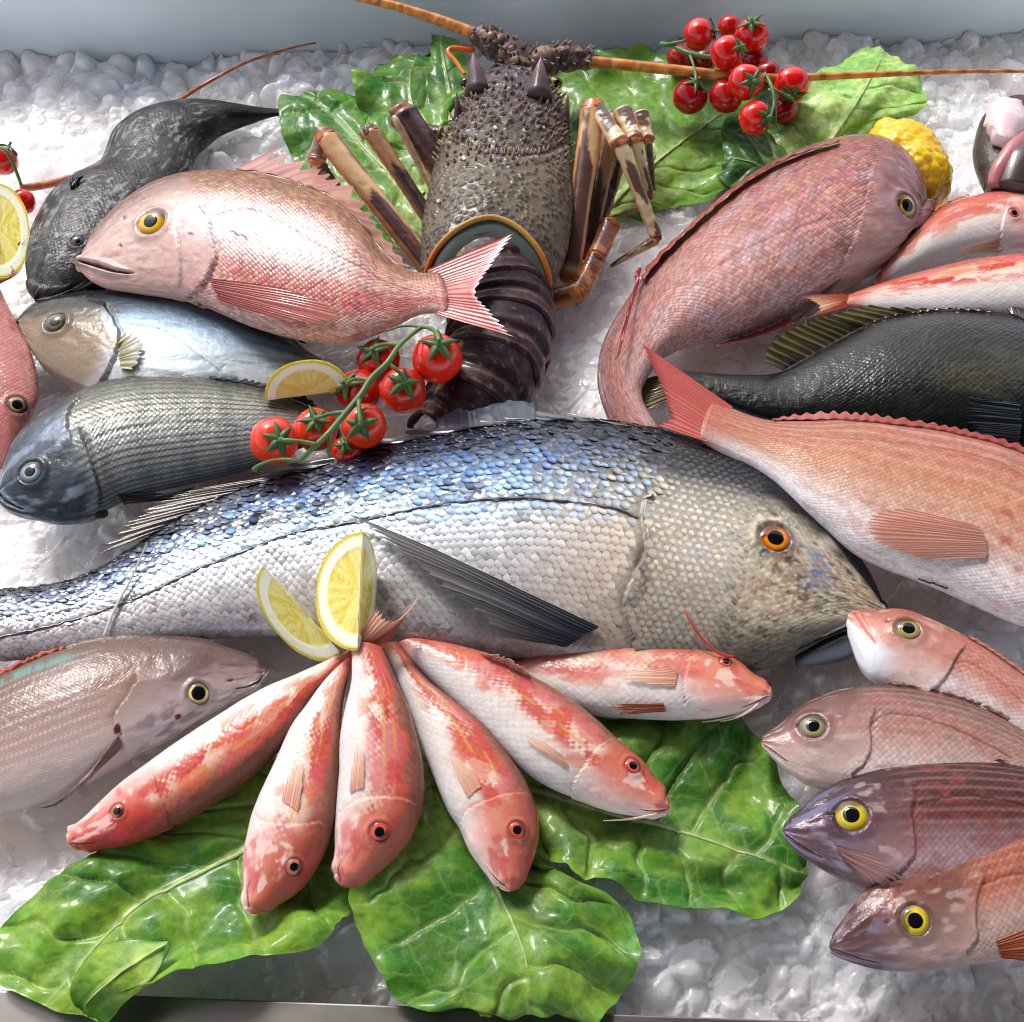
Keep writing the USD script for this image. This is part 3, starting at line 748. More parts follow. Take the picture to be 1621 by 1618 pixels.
def col_bream(b):
    b.gl0 = b.sg(gill_b[2:])[0]
    t, s = b.t, np.clip(b.s, 0, 1)
    up = stops(t, [(-1, c(190, 186, 190)), (-.55, c(206, 204, 208)), (-.2, c(214, 220, 228)), (.12, c(176, 198, 222)), (.40, c(112, 142, 186)), (.62, c(54, 68, 96)), (.86, c(28, 32, 42)), (1, c(18, 21, 30))])
    warm = stops(t, [(-1, c(185, 165, 150)), (-.4, c(226, 208, 190)), (.1, c(222, 208, 190)), (.45, c(140, 134, 134)), (.7, c(50, 52, 60)), (1, c(22, 25, 32))])
    C = mx(up, warm, 1 - sm(s, .24, .42))
    tail = stops(t, [(-1, c(182, 172, 176)), (0, c(165, 158, 168)), (.5, c(92, 96, 118)), (.85, c(34, 38, 50)), (1, c(25, 28, 36))])
    C = mx(C, tail, sm(s, .7, .9))
    # dark smudges and rows of stripes
    C = mx(C, c(20, 24, 36), .85 * sm(b.fb(.05, .03, 3), .53, .66) * sm(t, .0, .3))
    C = mx(C, c(52, 50, 58), .75 * sm(b.fb(.018, .012, 4), .56, .68) * sm(t, -.6, -.1) * (1 - sm(t, .2, .5)) * sm(s, .3, .4))
    C = mx(C, c(130, 92, 78), .6 * sm(b.fb(.012, .008, 6), .58, .72) * (1 - sm(t, -.5, -.1)) * sm(s, .3, .4))
    # head: cheek scales gold, snout mottled, forehead dark
    hd = stops(t, [(-1, c(160, 146, 130)), (-.7, c(196, 178, 148)), (-.3, c(240, 220, 188)), (.1, c(236, 216, 178)), (.30, c(196, 184, 158)), (.46, c(84, 86, 86)), (.6, c(40, 43, 47)), (1, c(18, 20, 25))])
    n1, n2, n3 = b.fb(.009, .009, 11), b.fb(.016, .016, 12), b.fb(.005, .005, 13)
    hd = mx(hd, c(206, 160, 96), .3 * sm(n2, .5, .7) * (1 - sm(t, .3, .6)))
    n4 = b.fb(.0035, .0035, 15)
    sn = mx(c(196, 172, 120), c(190, 140, 88), sm(n2, .42, .62))
    sn = mx(sn, c(96, 112, 114), .6 * sm(b.fb(.02, .02, 14), .55, .68))
    sn = mx(sn, c(222, 208, 140), .8 * sm(n4, .5, .6))
    sn = mx(sn, c(70, 58, 44), .7 * sm(n3, .55, .66))
    sn = mx(sn, c(160, 96, 66), .35 * sm(n1, .58, .66))
    sn = mx(sn, c(30, 33, 38), sm(t + .2 * (n2 - .5), .30, .52))
    sn = mx(sn, c(70, 74, 72), (1 - sm(t, -.9, -.55)) * .7)
    hd = mx(hd, sn, 1 - sm(s + .05 * (n2 - .5), .125, .165))
    hd = mx(hd, (hd @ [.3, .59, .11])[:, None] * np.array([.96, .99, 1.06]), .42)
    hw = sm(b.gl0 + .02 * (b.fb(.02, .02, 61) - .5), -.025, .03)
    C = mx(C, hd, hw)
    db, _ = b.dist([(1290, 872), (1300, 900), (1292, 925)])
    C = mx(C, mx(c(60, 110, 190), c(110, 170, 200), n1), .6 * np.exp(-(db / .010) ** 2) * sm(n3, .3, .6))
    dk, _ = b.dist([(1030, 858), (1012, 890), (1018, 925), (1000, 950)])
    C = mx(C, c(70, 58, 50), .6 * np.exp(-(dk / .007) ** 2) * sm(n1, .35, .6))
    dn, _ = b.dist([(1262, 852), (1300, 862), (1315, 858)])
    C = mx(C, c(205, 190, 175), .7 * np.exp(-(dn / .006) ** 2))
    return C


def scale_plates(b, th):
    """the overlapping scales of the flank, each a small tilted plate"""
    rng = np.random.default_rng(5)
    tree = cKDTree(b.uv[b.ids] * [1, 1])
    du, dv = .0066, .0068
    V, F, CC = [], [], []
    rows = np.arange(-b.am * 1.42, b.am * 1.42, dv)
    cnt = 0
    # outline of a plate: pointed oval, its free edge rounded (local x runs to the tail, in units of the pitch)
    OUT = np.array([[-.62, 0], [-.3, -.44], [.1, -.56], [.45, -.46], [.74, -.2], [.8, 0], [.74, .2], [.45, .46], [.1, .56], [-.3, .44]])
    for r_, v0 in enumerate(rows):
        for k_, u0 in enumerate(np.arange(.12 * b.L, b.L * 1.0, du)):
            u_, v_ = u0 + (r_ % 2) * du / 2 + rng.normal(0, .0004), v0 + rng.normal(0, .0004)
            dd, i = tree.query([u_, v_])
            if dd > .006:
                continue
            i = b.ids[i]
            if b.q[i] < .05 or b.px[i, 0] < -25:
                continue
            if b.de[i] < b.re * 1.75:
                continue
            s = b.s[i]
            if b.headw[i] > .5 and (s < .135 or b.t[i] > .75):
                continue
            if -.0055 < b.gl[i] < .0035 or b.ll[i] < .0024:
                continue
            P, n = b.v[i], b.n[i]
            tg = b.tail[i]; tg = nrm(tg - n * (tg @ n)); bi = np.cross(n, tg)
            sz = (.62 if b.headw[i] > .5 else .82) * np.clip(.55 + .5 * b.a[i] / b.am, .4, 1)
            hd_ = b.headw[i] > .5
            szz = (np.clip(.62 + .42 * b.a[i] / b.am, .5, 1)) * (.84 if hd_ else 1.0)
            loc = OUT * [du * (.88 if hd_ else 1.22) * szz, dv * (.92 if hd_ else 1.16) * szz] * rng.normal(1, .03, (len(OUT), 1))
            up_ = sm(b.t[i], -.2, .3) * (1 - b.headw[i])
            til, rol = .115 + rng.normal(0, .012 + .06 * up_), rng.normal(0, .03 + .10 * up_)
            hgt = (loc[:, 0] + .62 * du) * til - .0005 + loc[:, 1] * rol
            top = P + loc[:, :1] * tg + loc[:, 1:] * bi + hgt[:, None] * n
            pts = top - n * .0005 + tg * .0001
            mid = P + n * (.62 * du * til - .0005 + .00008)
            o, K = cnt, len(OUT)
            V += [pts, top, mid[None]]
            j = np.arange(K); jn = (j + 1) % K
            F += [np.stack([o + j, o + jn, o + K + jn], -1), np.stack([o + j, o + K + jn, o + K + j], -1), np.stack([o + K + j, o + K + jn, np.full(K, o + 2 * K)], -1)]
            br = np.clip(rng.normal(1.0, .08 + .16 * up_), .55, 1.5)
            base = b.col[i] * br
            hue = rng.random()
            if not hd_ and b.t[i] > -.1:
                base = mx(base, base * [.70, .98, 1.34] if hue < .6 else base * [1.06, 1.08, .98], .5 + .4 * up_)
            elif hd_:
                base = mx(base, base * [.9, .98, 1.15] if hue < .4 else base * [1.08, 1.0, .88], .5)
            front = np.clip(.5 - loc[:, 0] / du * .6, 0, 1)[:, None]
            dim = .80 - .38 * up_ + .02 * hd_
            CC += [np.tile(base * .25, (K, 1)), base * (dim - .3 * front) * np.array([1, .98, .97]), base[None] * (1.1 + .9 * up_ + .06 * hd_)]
            cnt += 2 * K + 1
    V, F, CC = np.vstack(V), np.vstack(F), np.vstack(CC)
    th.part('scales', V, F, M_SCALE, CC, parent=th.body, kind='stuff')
    lp = b.on(spl(lat_b, 120), .0011)
    for _ in range(3):
        lp[1:-1] = (lp[:-2] + 2 * lp[1:-1] + lp[2:]) / 4
    lp = lp + np.random.default_rng(8).normal(0, .00035, lp.shape)
    v, f, s_, a_ = tube(lp, .0010 * (.5 + .8 * np.random.default_rng(9).random(len(lp))), None, 8, .45)
    th.part('lateral_line', v, f, M_WET, mx(c(44, 48, 62), c(24, 26, 34), fbm(v[:, 0] / .006, v[:, 1] / .006, 0, 3, 2)))


M_SCALE = mat_vcol('silver_scales', .26, .5, metal=.3, noise=900, bump=.12, bd=.0004, coatr=.12)
gill_b = [(1075, 768), (1040, 778), (1016, 800), (1020, 832), (1022, 868), (1007, 905), (990, 940), (991, 970), (1000, 1000), (1010, 1025)]
lat_b = [(1010, 820), (963, 804), (908, 795), (834, 790), (760, 792), (685, 801), (611, 816), (556, 829), (479, 841), (383, 874), (306, 906), (230, 942), (115, 982), (0, 1008)]


def prep_bream(b, th):
    g, span = b.sg(gill_b[2:])
    b.gl = np.where(span > .3, g, 1)
    b.ll = b.dist(lat_b)[0]
    P = b.v[:-2].reshape(b.N, b.M, 3)
    b.tail = np.vstack([nrm(np.gradient(P, axis=0)).reshape(-1, 3), [[1, 0, 0]], [[1, 0, 0]]])
    scale_plates(b, th)


big, big_t = fish('silver_bream', 'largest fish, long silver bream with blue scales across the middle of the ice', bream_pairs, (.034, .034), col_bream, SK_BIG, k=.36, m=.9,
    eye=(1227, 855, 27), iris=[(0, c(160, 90, 10)), (.46, c(190, 120, 20)), (.5, c(235, 190, 40)), (.58, c(225, 150, 30)), (.68, c(200, 95, 20)), (.9, c(150, 60, 15)), (1, c(12, 11, 12))], pupil=.5, eyecol=c(40, 40, 44),
    gill=gill_b[1:], gill_h=.0024, mouth=[(1402, 968), (1372, 980), (1341, 993), (1308, 1006), (1266, 1027)], mouth_w=.0035, mouth_d=.004, mouth_col=c(30, 26, 26), lateral=lat_b, lat_col=c(30, 32, 40), lat_w=.0018,
    nostril=(1291, 861), metal=lambda b: .15 * (1 - .75 * sm(b.t, .55, .85)) * (1 - .5 * sm(b.headw, .2, .8)), scale_mask=lambda b: .6 * np.ones(len(b.v)), eye_h=.36,
    fins=[dict(name='pectoral_fin', base=[(948, 992), (925, 1006), (897, 1021)], tip=[(546, 820), (640, 890), (690, 930), (735, 958), (790, 1006)], nr=13, on=True, tl=.006, lift=.003, colb=c(58, 64, 78), colt=c(118, 112, 108), jag=.08, thick=.0009, bulge=.006, amp=.55, alpha=(.0, .12), raycol=.5),
          dict(name='dorsal_fin', base=[(250, 843), (300, 812), (360, 785), (421, 764), (470, 750)], tip=[(150, 880), (172, 850), (205, 822), (240, 800), (330, 772)], nr=12, colb=c(58, 50, 50), colt=c(112, 96, 86), jag=.22, thick=.0008, alpha=(.0, .3), zt=.045, raycol=.55),
          dict(name='dorsal_spines', base=[(500, 744), (600, 710), (700, 690), (800, 672), (900, 668), (1000, 679)], tip=[(405, 754), (500, 720), (600, 692), (690, 668), (790, 652), (880, 652)], nr=10, colb=c(40, 44, 56), colt=c(140, 140, 146), jag=.35, thick=.001, alpha=(.0, .3), zt=.048, raycol=.6),
          dict(name='dorsal_fin', base=[(690, 688), (760, 678), (850, 667)], tip=[(690, 664), (745, 640), (790, 633), (845, 638)], nr=9, colb=c(52, 58, 74), colt=c(84, 90, 108), jag=.05, thick=.0005, alpha=(.25, .5), zt=.05, amp=.12)],
    extra=prep_bream, under=lambda b: 1 - .45 * sm(b.s, .13, .17) * (1 - sm(b.t, .7, .8)))
# lower jaw and the pale whisker of the pelvic fin
jb = Body([((1342, 992), (1352, 1040)), ((1310, 1004), (1325, 1050)), ((1285, 1018), (1290, 1056)), ((1262, 1030), (1262, 1056))], (.03, .03), .5, dens=1.4)
jc = stops(jb.t, [(-1, c(92, 100, 112)), (-.3, c(70, 76, 86)), (.0, c(38, 36, 38)), (.7, c(30, 26, 27)), (1, c(80, 82, 84))])
big_t.part('lower_jaw', jb.v, jb.f, SK_SMOOTH, jc, jb.uv, msk=np.zeros((len(jb.v), 3)))
wp = big.on([(243, 875), (215, 915), (190, 960), (168, 1005)], np.array([.012, .005, .004, .004]))
v, f, s_, a_ = tube(wp, [.0006, .0009, .0014, .001], 24, 8, .6)
big_t.part('fin_ray', v, f, M_FIN, mx(c(190, 160, 150), c(205, 205, 205), s_), msk=np.zeros((len(v), 3)))
# ------------------------------------------------------------------ the other fish
def col_red(b, back, flank, belly, headc, spot=None, seed=0, sheen=None, rows=0, rowcol=None):
    C = stops(b.t, [(-1, belly), (-.55, belly), (0, flank), (.6, mx(flank, back, .6)), (.9, back), (1, back * .75)])
    C = mx(C, C * .78, .5 * sm(b.fb(.03, .02, seed + 1), .5, .7))
    if rows:
        ph = (b.vv / (b.am * 1.5 / rows)) % 1.0
        C = mx(C, rowcol, .28 * np.exp(-((ph - .5) / .16) ** 2) * sm(b.t, -.5, -.1) * (1 - sm(b.t, .75, .95)))
    if spot is not None:
        C = mx(C, spot, .45 * sm(b.fb(.016, .010, seed + 2), .5, .66))
    H = stops(b.t, [(-1, mx(belly, headc, .2)), (-.4, mx(belly, headc, .6)), (.1, headc), (.6, mx(headc, back, .7)), (1, back * .8)])
    n = b.fb(.012, .012, seed + 4)
    H = mx(H, H * [.7, .62, .6], .5 * sm(n, .5, .68))
    H = mx(H, mx(H, c(235, 215, 210), .5), .6 * sm(b.fb(.01, .006, seed + 7), .55, .7))
    C = mx(C, H, b.headw)
    return C


def blood(b, C, pts, w=.0016, col=c(120, 14, 14)):
    for p in pts:
        dd, _ = b.dist(p, 8)
        C = mx(C, col, .95 * (1 - sm(dd + .0012 * (b.fb(.002, .002, 31) - .5), w * .7, w * 1.1)))
    return C


# pink bream with the open mouth, tail over the lobster
def col_f1(b):
    C = col_red(b, c(112, 76, 48), c(206, 154, 134), c(214, 172, 162), c(200, 170, 162), c(200, 96, 84), 1)
    C = mx(C, c(236, 222, 222), .85 * np.exp(-((b.t + .1) / .36) ** 2) * sm(b.s, .25, .36) * (1 - sm(b.s, .62, .85)))
    C = mx(C, c(196, 84, 76), .7 * sm(b.t, -.95, -.7) * (1 - sm(b.t, -.62, -.35)) * sm(b.s, .3, .45))
    C = mx(C, c(150, 104, 92), .7 * sm(b.t, .35, .8) * (1 - sm(b.s, .05, .3)))
    C = mx(C, mx(c(132, 84, 50), c(170, 122, 74), sm(b.fb(.004, .003, 19), .45, .6)), .8 * sm(b.t, .22, .6) * (1 - b.headw))
    return blood(b, C, [[(366, 366), (380, 372), (392, 377)], [(300, 369), (303, 371)], [(190, 385), (191, 391)], [(518, 343), (522, 344)]])


f1p = [((131, 394), (130, 432)), ((150, 368), (150, 450)), ((180, 332), (190, 462)), ((210, 308), (235, 468)), ((247, 287), (285, 475)), ((300, 274), (330, 490)), ((367, 271), (385, 515)), ((417, 277), (430, 530)), ((467, 290), (475, 541)), ((520, 311), (525, 545)), ((569, 346), (570, 540)),
       ((602, 395), (612, 524)), ((635, 424), (650, 505)), ((668, 432), (686, 496)), ((690, 430), (704, 500))]
F1, F1t = fish('pink_sea_bream', 'pink sea bream with open mouth, its white-tipped tail lying across the lobster', f1p, (.05, .088), col_f1, SK_RED, k=.36,
    eye=(242, 354, 25), iris=[(0, c(200, 150, 20)), (.5, c(238, 196, 40)), (.62, c(214, 170, 30)), (.85, c(196, 140, 20)), (1, c(60, 44, 30))], gill=[(318, 332), (333, 353), (338, 378), (344, 402), (335, 430), (318, 455), (300, 470)], cheek=[(280, 375), (285, 400), (288, 430), (285, 455)],
    mouth=[(126, 414), (150, 419), (180, 428), (207, 432)], mouth_w=.0045, mouth_d=.006, mouth_col=c(44, 24, 22), lipcol=c(205, 180, 178), lateral=[(340, 343), (373, 331), (400, 330), (433, 343), (483, 373), (539, 405), (600, 440), (680, 465)], lat_col=c(120, 78, 60),
    nostril=(196, 345), metal=lambda b: .22 * np.exp(-((b.t) / .5) ** 2),
    fins=[dict(name='tail_fin', base=[(676, 428), (690, 445), (697, 465), (698, 482), (690, 498)], tip=[(816, 368), (790, 408), (755, 458), (785, 500), (816, 534)], nr=20, zb=.089, zt=(.105, .098), colb=c(222, 150, 146), colt=c(200, 70, 72), edgecol=c(224, 206, 208), jag=.1, alpha=(0, .1), raycol=.8),
          dict(name='dorsal_fin', base=[(375, 270), (430, 278), (490, 298), (540, 322), (590, 375), (640, 424)], tip=[(452, 228), (478, 246), (530, 270), (568, 305), (610, 372), (652, 424)], nr=13, zt=.075, colb=c(196, 140, 128), colt=c(206, 150, 140), jag=.45, alpha=(.15, .5), raycol=.8, thick=.0008),
          dict(name='pectoral_fin', base=[(333, 442), (341, 458), (350, 475)], tip=[(535, 478), (548, 500), (510, 522)], nr=12, on=True, tl=.0045, round=.35, amp=.3, thick=.0005, colb=c(176, 66, 58), colt=c(206, 122, 112), jag=.1, alpha=(0, .1))])

# dark mottled fish behind it
def col_f2(b):
    n = b.fb(.02, .02, 2); n2 = b.fb(.006, .006, 3)
    C = mx(c(42, 40, 40), c(74, 70, 68), sm(n, .4, .62))
    C = mx(C, c(140, 146, 148), .9 * sm(b.fb(.010, .004, 13), .52, .64) * sm(b.fb(.04, .04, 9), .38, .55))
    C = mx(C, c(20, 20, 21), .8 * sm(b.fb(.012, .012, 5), .55, .68))
    return mx(C, c(34, 31, 30), sm(b.s, .72, .86))


f2p = [((42, 445), (92, 480)), ((40, 400), (160, 455)), ((54, 358), (215, 410)), ((77, 320), (250, 360)), ((110, 293), (278, 318)), ((147, 276), (298, 282)), ((163, 255), (303, 262)), ((175, 222), (312, 240)), ((197, 198), (330, 222)), ((236, 179), (352, 206)), ((285, 168), (376, 197)), ((335, 167), (400, 191)), ((392, 170), (420, 187)), ((425, 172), (436, 184)), ((445, 172), (450, 182))]
F2, F2t = fish('dark_mottled_fish', 'dark grey mottled slimy fish curled behind the pink sea bream with the open mouth', f2p, (.035, .02), col_f2, SK_SLIME, k=.5, m=.85, eye=(124, 382, 11), iris=[(0, c(20, 20, 22)), (.6, c(60, 64, 66)), (1, c(24, 24, 24))],
    mouth=[(58, 470), (95, 462), (130, 446)], mouth_w=.004, mouth_col=c(40, 24, 24), capf=.5,
    fins=[dict(name='pectoral_fin', base=[(112, 300), (120, 296)], tip=[(112, 284), (134, 279)], nr=6, colb=c(40, 40, 42), colt=c(34, 34, 36), zt=.06, alpha=(0, 0), thick=.002)])

# silvery blue fish with an olive head
def col_f3(b):
    C = stops(b.t, [(-1, c(200, 200, 200)), (-.3, c(170, 184, 194)), (.2, c(118, 146, 168)), (.45, c(72, 94, 114)), (.7, c(36, 46, 56)), (1, c(22, 28, 32))])
    C = mx(C, c(84, 100, 112), .6 * sm(b.fb(.05, .012, 2), .5, .64) * sm(b.s, .4, .55))
    H = stops(b.t, [(-1, c(150, 134, 118)), (-.3, c(146, 126, 98)), (.15, c(112, 98, 68)), (.42, c(48, 46, 32)), (.75, c(20, 24, 18)), (1, c(52, 62, 62))])
    H = mx(H, c(166, 126, 98), .5 * sm(b.fb(.02, .02, 6), .5, .7) * (1 - sm(b.t, .1, .4)))
    C = mx(C, H, b.headw)
    ds, _ = b.dist([(60, 497), (110, 480), (160, 484), (184, 492)])
    C = mx(C, c(26, 28, 20), .85 * np.exp(-(ds / .008) ** 2))
    dy, _ = b.dist([(186, 540), (200, 570), (206, 600)])
    return mx(C, c(150, 144, 84), .7 * np.exp(-(dy / .006) ** 2))


f3p = [((29, 505), (30, 522)), ((46, 487), (44, 550)), ((77, 471), (77, 595)), ((115, 463), (111, 616)), ((172, 459), (160, 640)), ((230, 463), (225, 655)), ((307, 473), (300, 662)), ((364, 489), (360, 655)), ((421, 513), (420, 640)), ((460, 534), (470, 625)), ((487, 555), (500, 605)), ((520, 575), (530, 598))]
F3, F3t = fish('silver_blue_fish', 'smooth silver-blue fish with an olive head and dark stripe through its eye', f3p, (.03, .03), col_f3, SK_SMOOTH, k=.36,
    eye=(89, 513, 19), iris=[(0, c(14, 16, 18)), (.5, c(120, 112, 84)), (.6, c(86, 80, 58)), (.8, c(44, 44, 38)), (1, c(50, 48, 42))], pupil=.46, gill=[(168, 486), (182, 510), (190, 540), (178, 575), (165, 600), (150, 618)], gillcol=c(90, 82, 60),
    lateral=[(195, 510), (245, 517), (290, 540), (320, 565), (352, 588)], lat_col=c(66, 84, 96), lat_w=.0008, metal=lambda b: .25 * (1 - b.headw) * (1 - sm(b.t, .5, .9)) + .03, mouth=[(27, 510), (34, 524), (40, 534)], mouth_w=.0015,
    fins=[dict(name='dorsal_fin', base=[(370, 490), (420, 512), (470, 540)], tip=[(378, 480), (435, 506), (492, 548)], nr=9, colb=c(26, 32, 36), colt=c(50, 60, 66), jag=.15, alpha=(0, .1), zt=.034),
          dict(name='pectoral_fin', base=[(186, 545), (190, 565), (192, 585)], tip=[(212, 520), (232, 556), (228, 592)], nr=8, on=True, tl=.003, colb=c(150, 142, 96), colt=c(196, 194, 178), alpha=(.1, .4), round=.4, thick=.0005, amp=.3)])

# grey striped bream below it
def col_f4(b):
    C = stops(b.t, [(-1, c(110, 116, 122)), (-.3, c(150, 154, 152)), (.2, c(156, 156, 142)), (.6, c(118, 120, 104)), (.85, c(44, 48, 48)), (1, c(26, 30, 32))])
    ph = (b.vv / .0078 + .15 * b.fb(.05, .05, 1)) % 1.0
    C = mx(C, c(38, 40, 42), .88 * np.exp(-((ph - .5) / .2) ** 2) * (1 - sm(b.t, .8, .95)))
    C = mx(C, c(40, 46, 56), .22 * sm(np.cos(b.u / .017 * 2 * np.pi / 2 + 2 * b.fb(.03, .08, 7)), .2, .8))
    C = mx(C, c(150, 152, 138), .35 * sm(b.fb(.004, .003, 17), .55, .66) * sm(b.t, -.2, .2))
    H = stops(b.t, [(-1, c(60, 68, 78)), (-.2, c(64, 72, 82)), (.4, c(84, 98, 114)), (.75, c(54, 66, 80)), (1, c(26, 32, 40))])
    n = b.fb(.006, .006, 3)
    H = mx(H, c(38, 42, 48), .6 * sm(n, .5, .66))
    H = mx(H, c(150, 168, 188), .5 * sm(b.fb(.022, .014, 5), .54, .68))
    return mx(C, H, b.headw)


f4p = [((0, 772), (-2, 796)), ((8, 735), (15, 812)), ((25, 697), (45, 823)), ((57, 662), (95, 830)), ((107, 628), (140, 822)), ((153, 609), (178, 803)), ((211, 596), (225, 785)), ((268, 594), (275, 773)), ((326, 598), (345, 757)), ((383, 607), (398, 742)), ((421, 616), (440, 726)), ((460, 632), (480, 708)), ((490, 645), (510, 698)), ((520, 655), (540, 695))]
F4, F4t = fish('grey_striped_bream', 'dark grey bream with fine lengthwise stripes and a steel-blue head', f4p, (.045, .04), col_f4, SK_FINE, k=.38, eye=(50, 748, 20), iris=[(0, c(14, 16, 20)), (.5, c(190, 200, 208)), (.58, c(120, 136, 150)), (.75, c(90, 106, 122)), (.9, c(52, 62, 74)), (1, c(30, 34, 40))], pupil=.46,
    gill=[(128, 690), (140, 715), (148, 743), (156, 768), (157, 790), (150, 812)], gillcol=c(40, 26, 26), gill_h=.0045, lateral=[(135, 700), (200, 680), (270, 668), (350, 672), (430, 690)], lat_col=c(60, 62, 54), metal=lambda b: .18 + .1 * b.headw, mouth=[(-2, 783), (15, 797), (35, 806)], mouth_w=.002, mouth_col=c(24, 26, 30), lipcol=c(110, 124, 138),
    cheek=[(126, 632), (112, 650), (108, 675), (114, 690)],
    fins=[dict(name='pectoral_fin', base=[(186, 782), (192, 790), (196, 800)], tip=[(300, 770), (330, 778), (300, 788)], nr=8, on=True, tl=.003, colb=c(20, 22, 26), colt=c(44, 48, 52), alpha=(0, .1)),
          dict(name='dorsal_fin', base=[(330, 600), (400, 612), (460, 632), (490, 645)], tip=[(345, 594), (420, 605), (480, 624), (505, 643)], nr=12, colb=c(30, 34, 34), colt=c(44, 48, 46), jag=.3, alpha=(0, .2), zt=.045)])

# red bream leaving the frame on the left
def col_f5(b):
    C = stops(b.t, [(-1, c(196, 120, 112)), (0, c(186, 104, 98)), (.6, c(190, 118, 110)), (1, c(196, 130, 122))])
    return mx(C, c(140, 60, 58), .6 * sm(b.fb(.02, .02, 3), .48, .68))


f5p = [((4, 738), (-12, 742)), ((28, 695), (-50, 715)), ((52, 652), (-80, 670)), ((61, 610), (-95, 615)), ((48, 555), (-100, 560)), ((24, 505), (-95, 500)), ((7, 470), (-85, 450)), ((-10, 430), (-70, 410))]
F5, F5t = fish('red_bream', 'red bream cut off by the left edge, its head pointing down', f5p, (.03, .03), col_f5, SK_FINE, k=.45, eye=(27, 642, 16), iris=[(0, c(200, 180, 120)), (.5, c(214, 190, 120)), (.7, c(120, 96, 60)), (1, c(50, 40, 34))], pupil=.55,
    fins=[dict(name='tail_fin', base=[(-30, 455), (-20, 445), (-10, 440)], tip=[(-25, 395), (10, 385), (46, 374)], nr=8, zt=.05, zb=.035, colb=c(190, 104, 96), colt=c(150, 84, 76), alpha=(0, .1)),
          dict(name='anal_fin', base=[(-14, 448), (-6, 452)], tip=[(20, 418), (28, 436)], nr=6, zt=.045, zb=.035, colb=c(170, 80, 74), colt=c(150, 70, 66), alpha=(0, .1))])

# brown bream lower left
def col_f7(b):
    C = stops(b.t, [(-1, c(205, 188, 184)), (-.5, c(176, 148, 138)), (0, c(150, 118, 104)), (.5, c(128, 98, 82)), (.85, c(104, 78, 66)), (1, c(96, 84, 78))])
    ph = (b.vv / .0085) % 1.0
    dot = np.exp(-((ph - .5) / .13) ** 2) * (.5 + .5 * np.cos(b.u / .0034 * 2 * np.pi))
    C = mx(C, c(206, 196, 214), .75 * dot * sm(b.t, -.75, -.6) * (1 - sm(b.t, .6, .75)) * sm(b.s, .42, .5))
    dg, _ = b.dist([(110, 1040), (60, 1056), (0, 1078)])
    C = mx(C, c(96, 160, 152), .75 * np.exp(-(dg / .006) ** 2) * sm(b.fb(.004, .02, 3), .35, .55))
    H = stops(b.t, [(-1, c(196, 180, 182)), (-.4, c(170, 146, 146)), (.2, c(132, 106, 100)), (.6, c(112, 86, 80)), (1, c(86, 66, 64))])
    H = mx(H, c(90, 66, 66), .5 * sm(b.fb(.016, .016, 5), .5, .66))
    C = mx(C, H, b.headw)
    return blood(b, C, [[(280, 1133), (283, 1136)], [(184, 1150), (186, 1158)]], .003, c(120, 26, 34))


f7p = [((415, 1056), (415, 1074)), ((408, 1043), (406, 1090)), ((387, 1033), (375, 1106)), ((355, 1022), (335, 1128)), ((330, 1013), (300, 1150)), ((276, 1007), (265, 1172)), ((197, 1006), (210, 1200)), ((138, 1015), (150, 1234)), ((95, 1029), (95, 1258)), ((47, 1048), (40, 1278)), ((0, 1072), (-10, 1292)), ((-60, 1100), (-70, 1305)), ((-120, 1135), (-125, 1305))]
F7, F7t = fish('brown_bream', 'brownish bream with rows of pale dots, head pointing right at the lower left', f7p, (.036, .03), col_f7, SK_SMOOTH, scale_mask=lambda b: .5 * (1 - b.headw), k=.45, m=.85, eye=(314, 1098, 18), iris=[(0, c(220, 200, 110)), (.68, c(235, 215, 130)), (.78, c(214, 188, 96)), (.88, c(120, 96, 70)), (1, c(90, 70, 66))], pupil=.64,
    gill=[(215, 1080), (200, 1105), (186, 1125), (180, 1142), (190, 1160), (196, 1180)], gillcol=c(96, 54, 52), mouth=[(412, 1076), (395, 1086), (375, 1090)], mouth_w=.002, mouth_d=.0015, mouth_col=c(100, 76, 74), nostril=(364, 1077),
    fins=[dict(name='dorsal_fin', base=[(105, 1026), (50, 1046), (0, 1070), (-40, 1090)], tip=[(95, 1024), (48, 1040), (0, 1061), (-40, 1080)], nr=10, colb=c(196, 92, 66), colt=c(190, 96, 70), zt=.04, jag=.1, alpha=(0, .05)),
          dict(name='pectoral_fin', base=[(186, 1162), (190, 1172), (192, 1182)], tip=[(120, 1238), (80, 1262), (60, 1276)], nr=9, on=True, tl=.004, colb=c(176, 140, 132), colt=c(200, 176, 170), alpha=(.1, .3))])


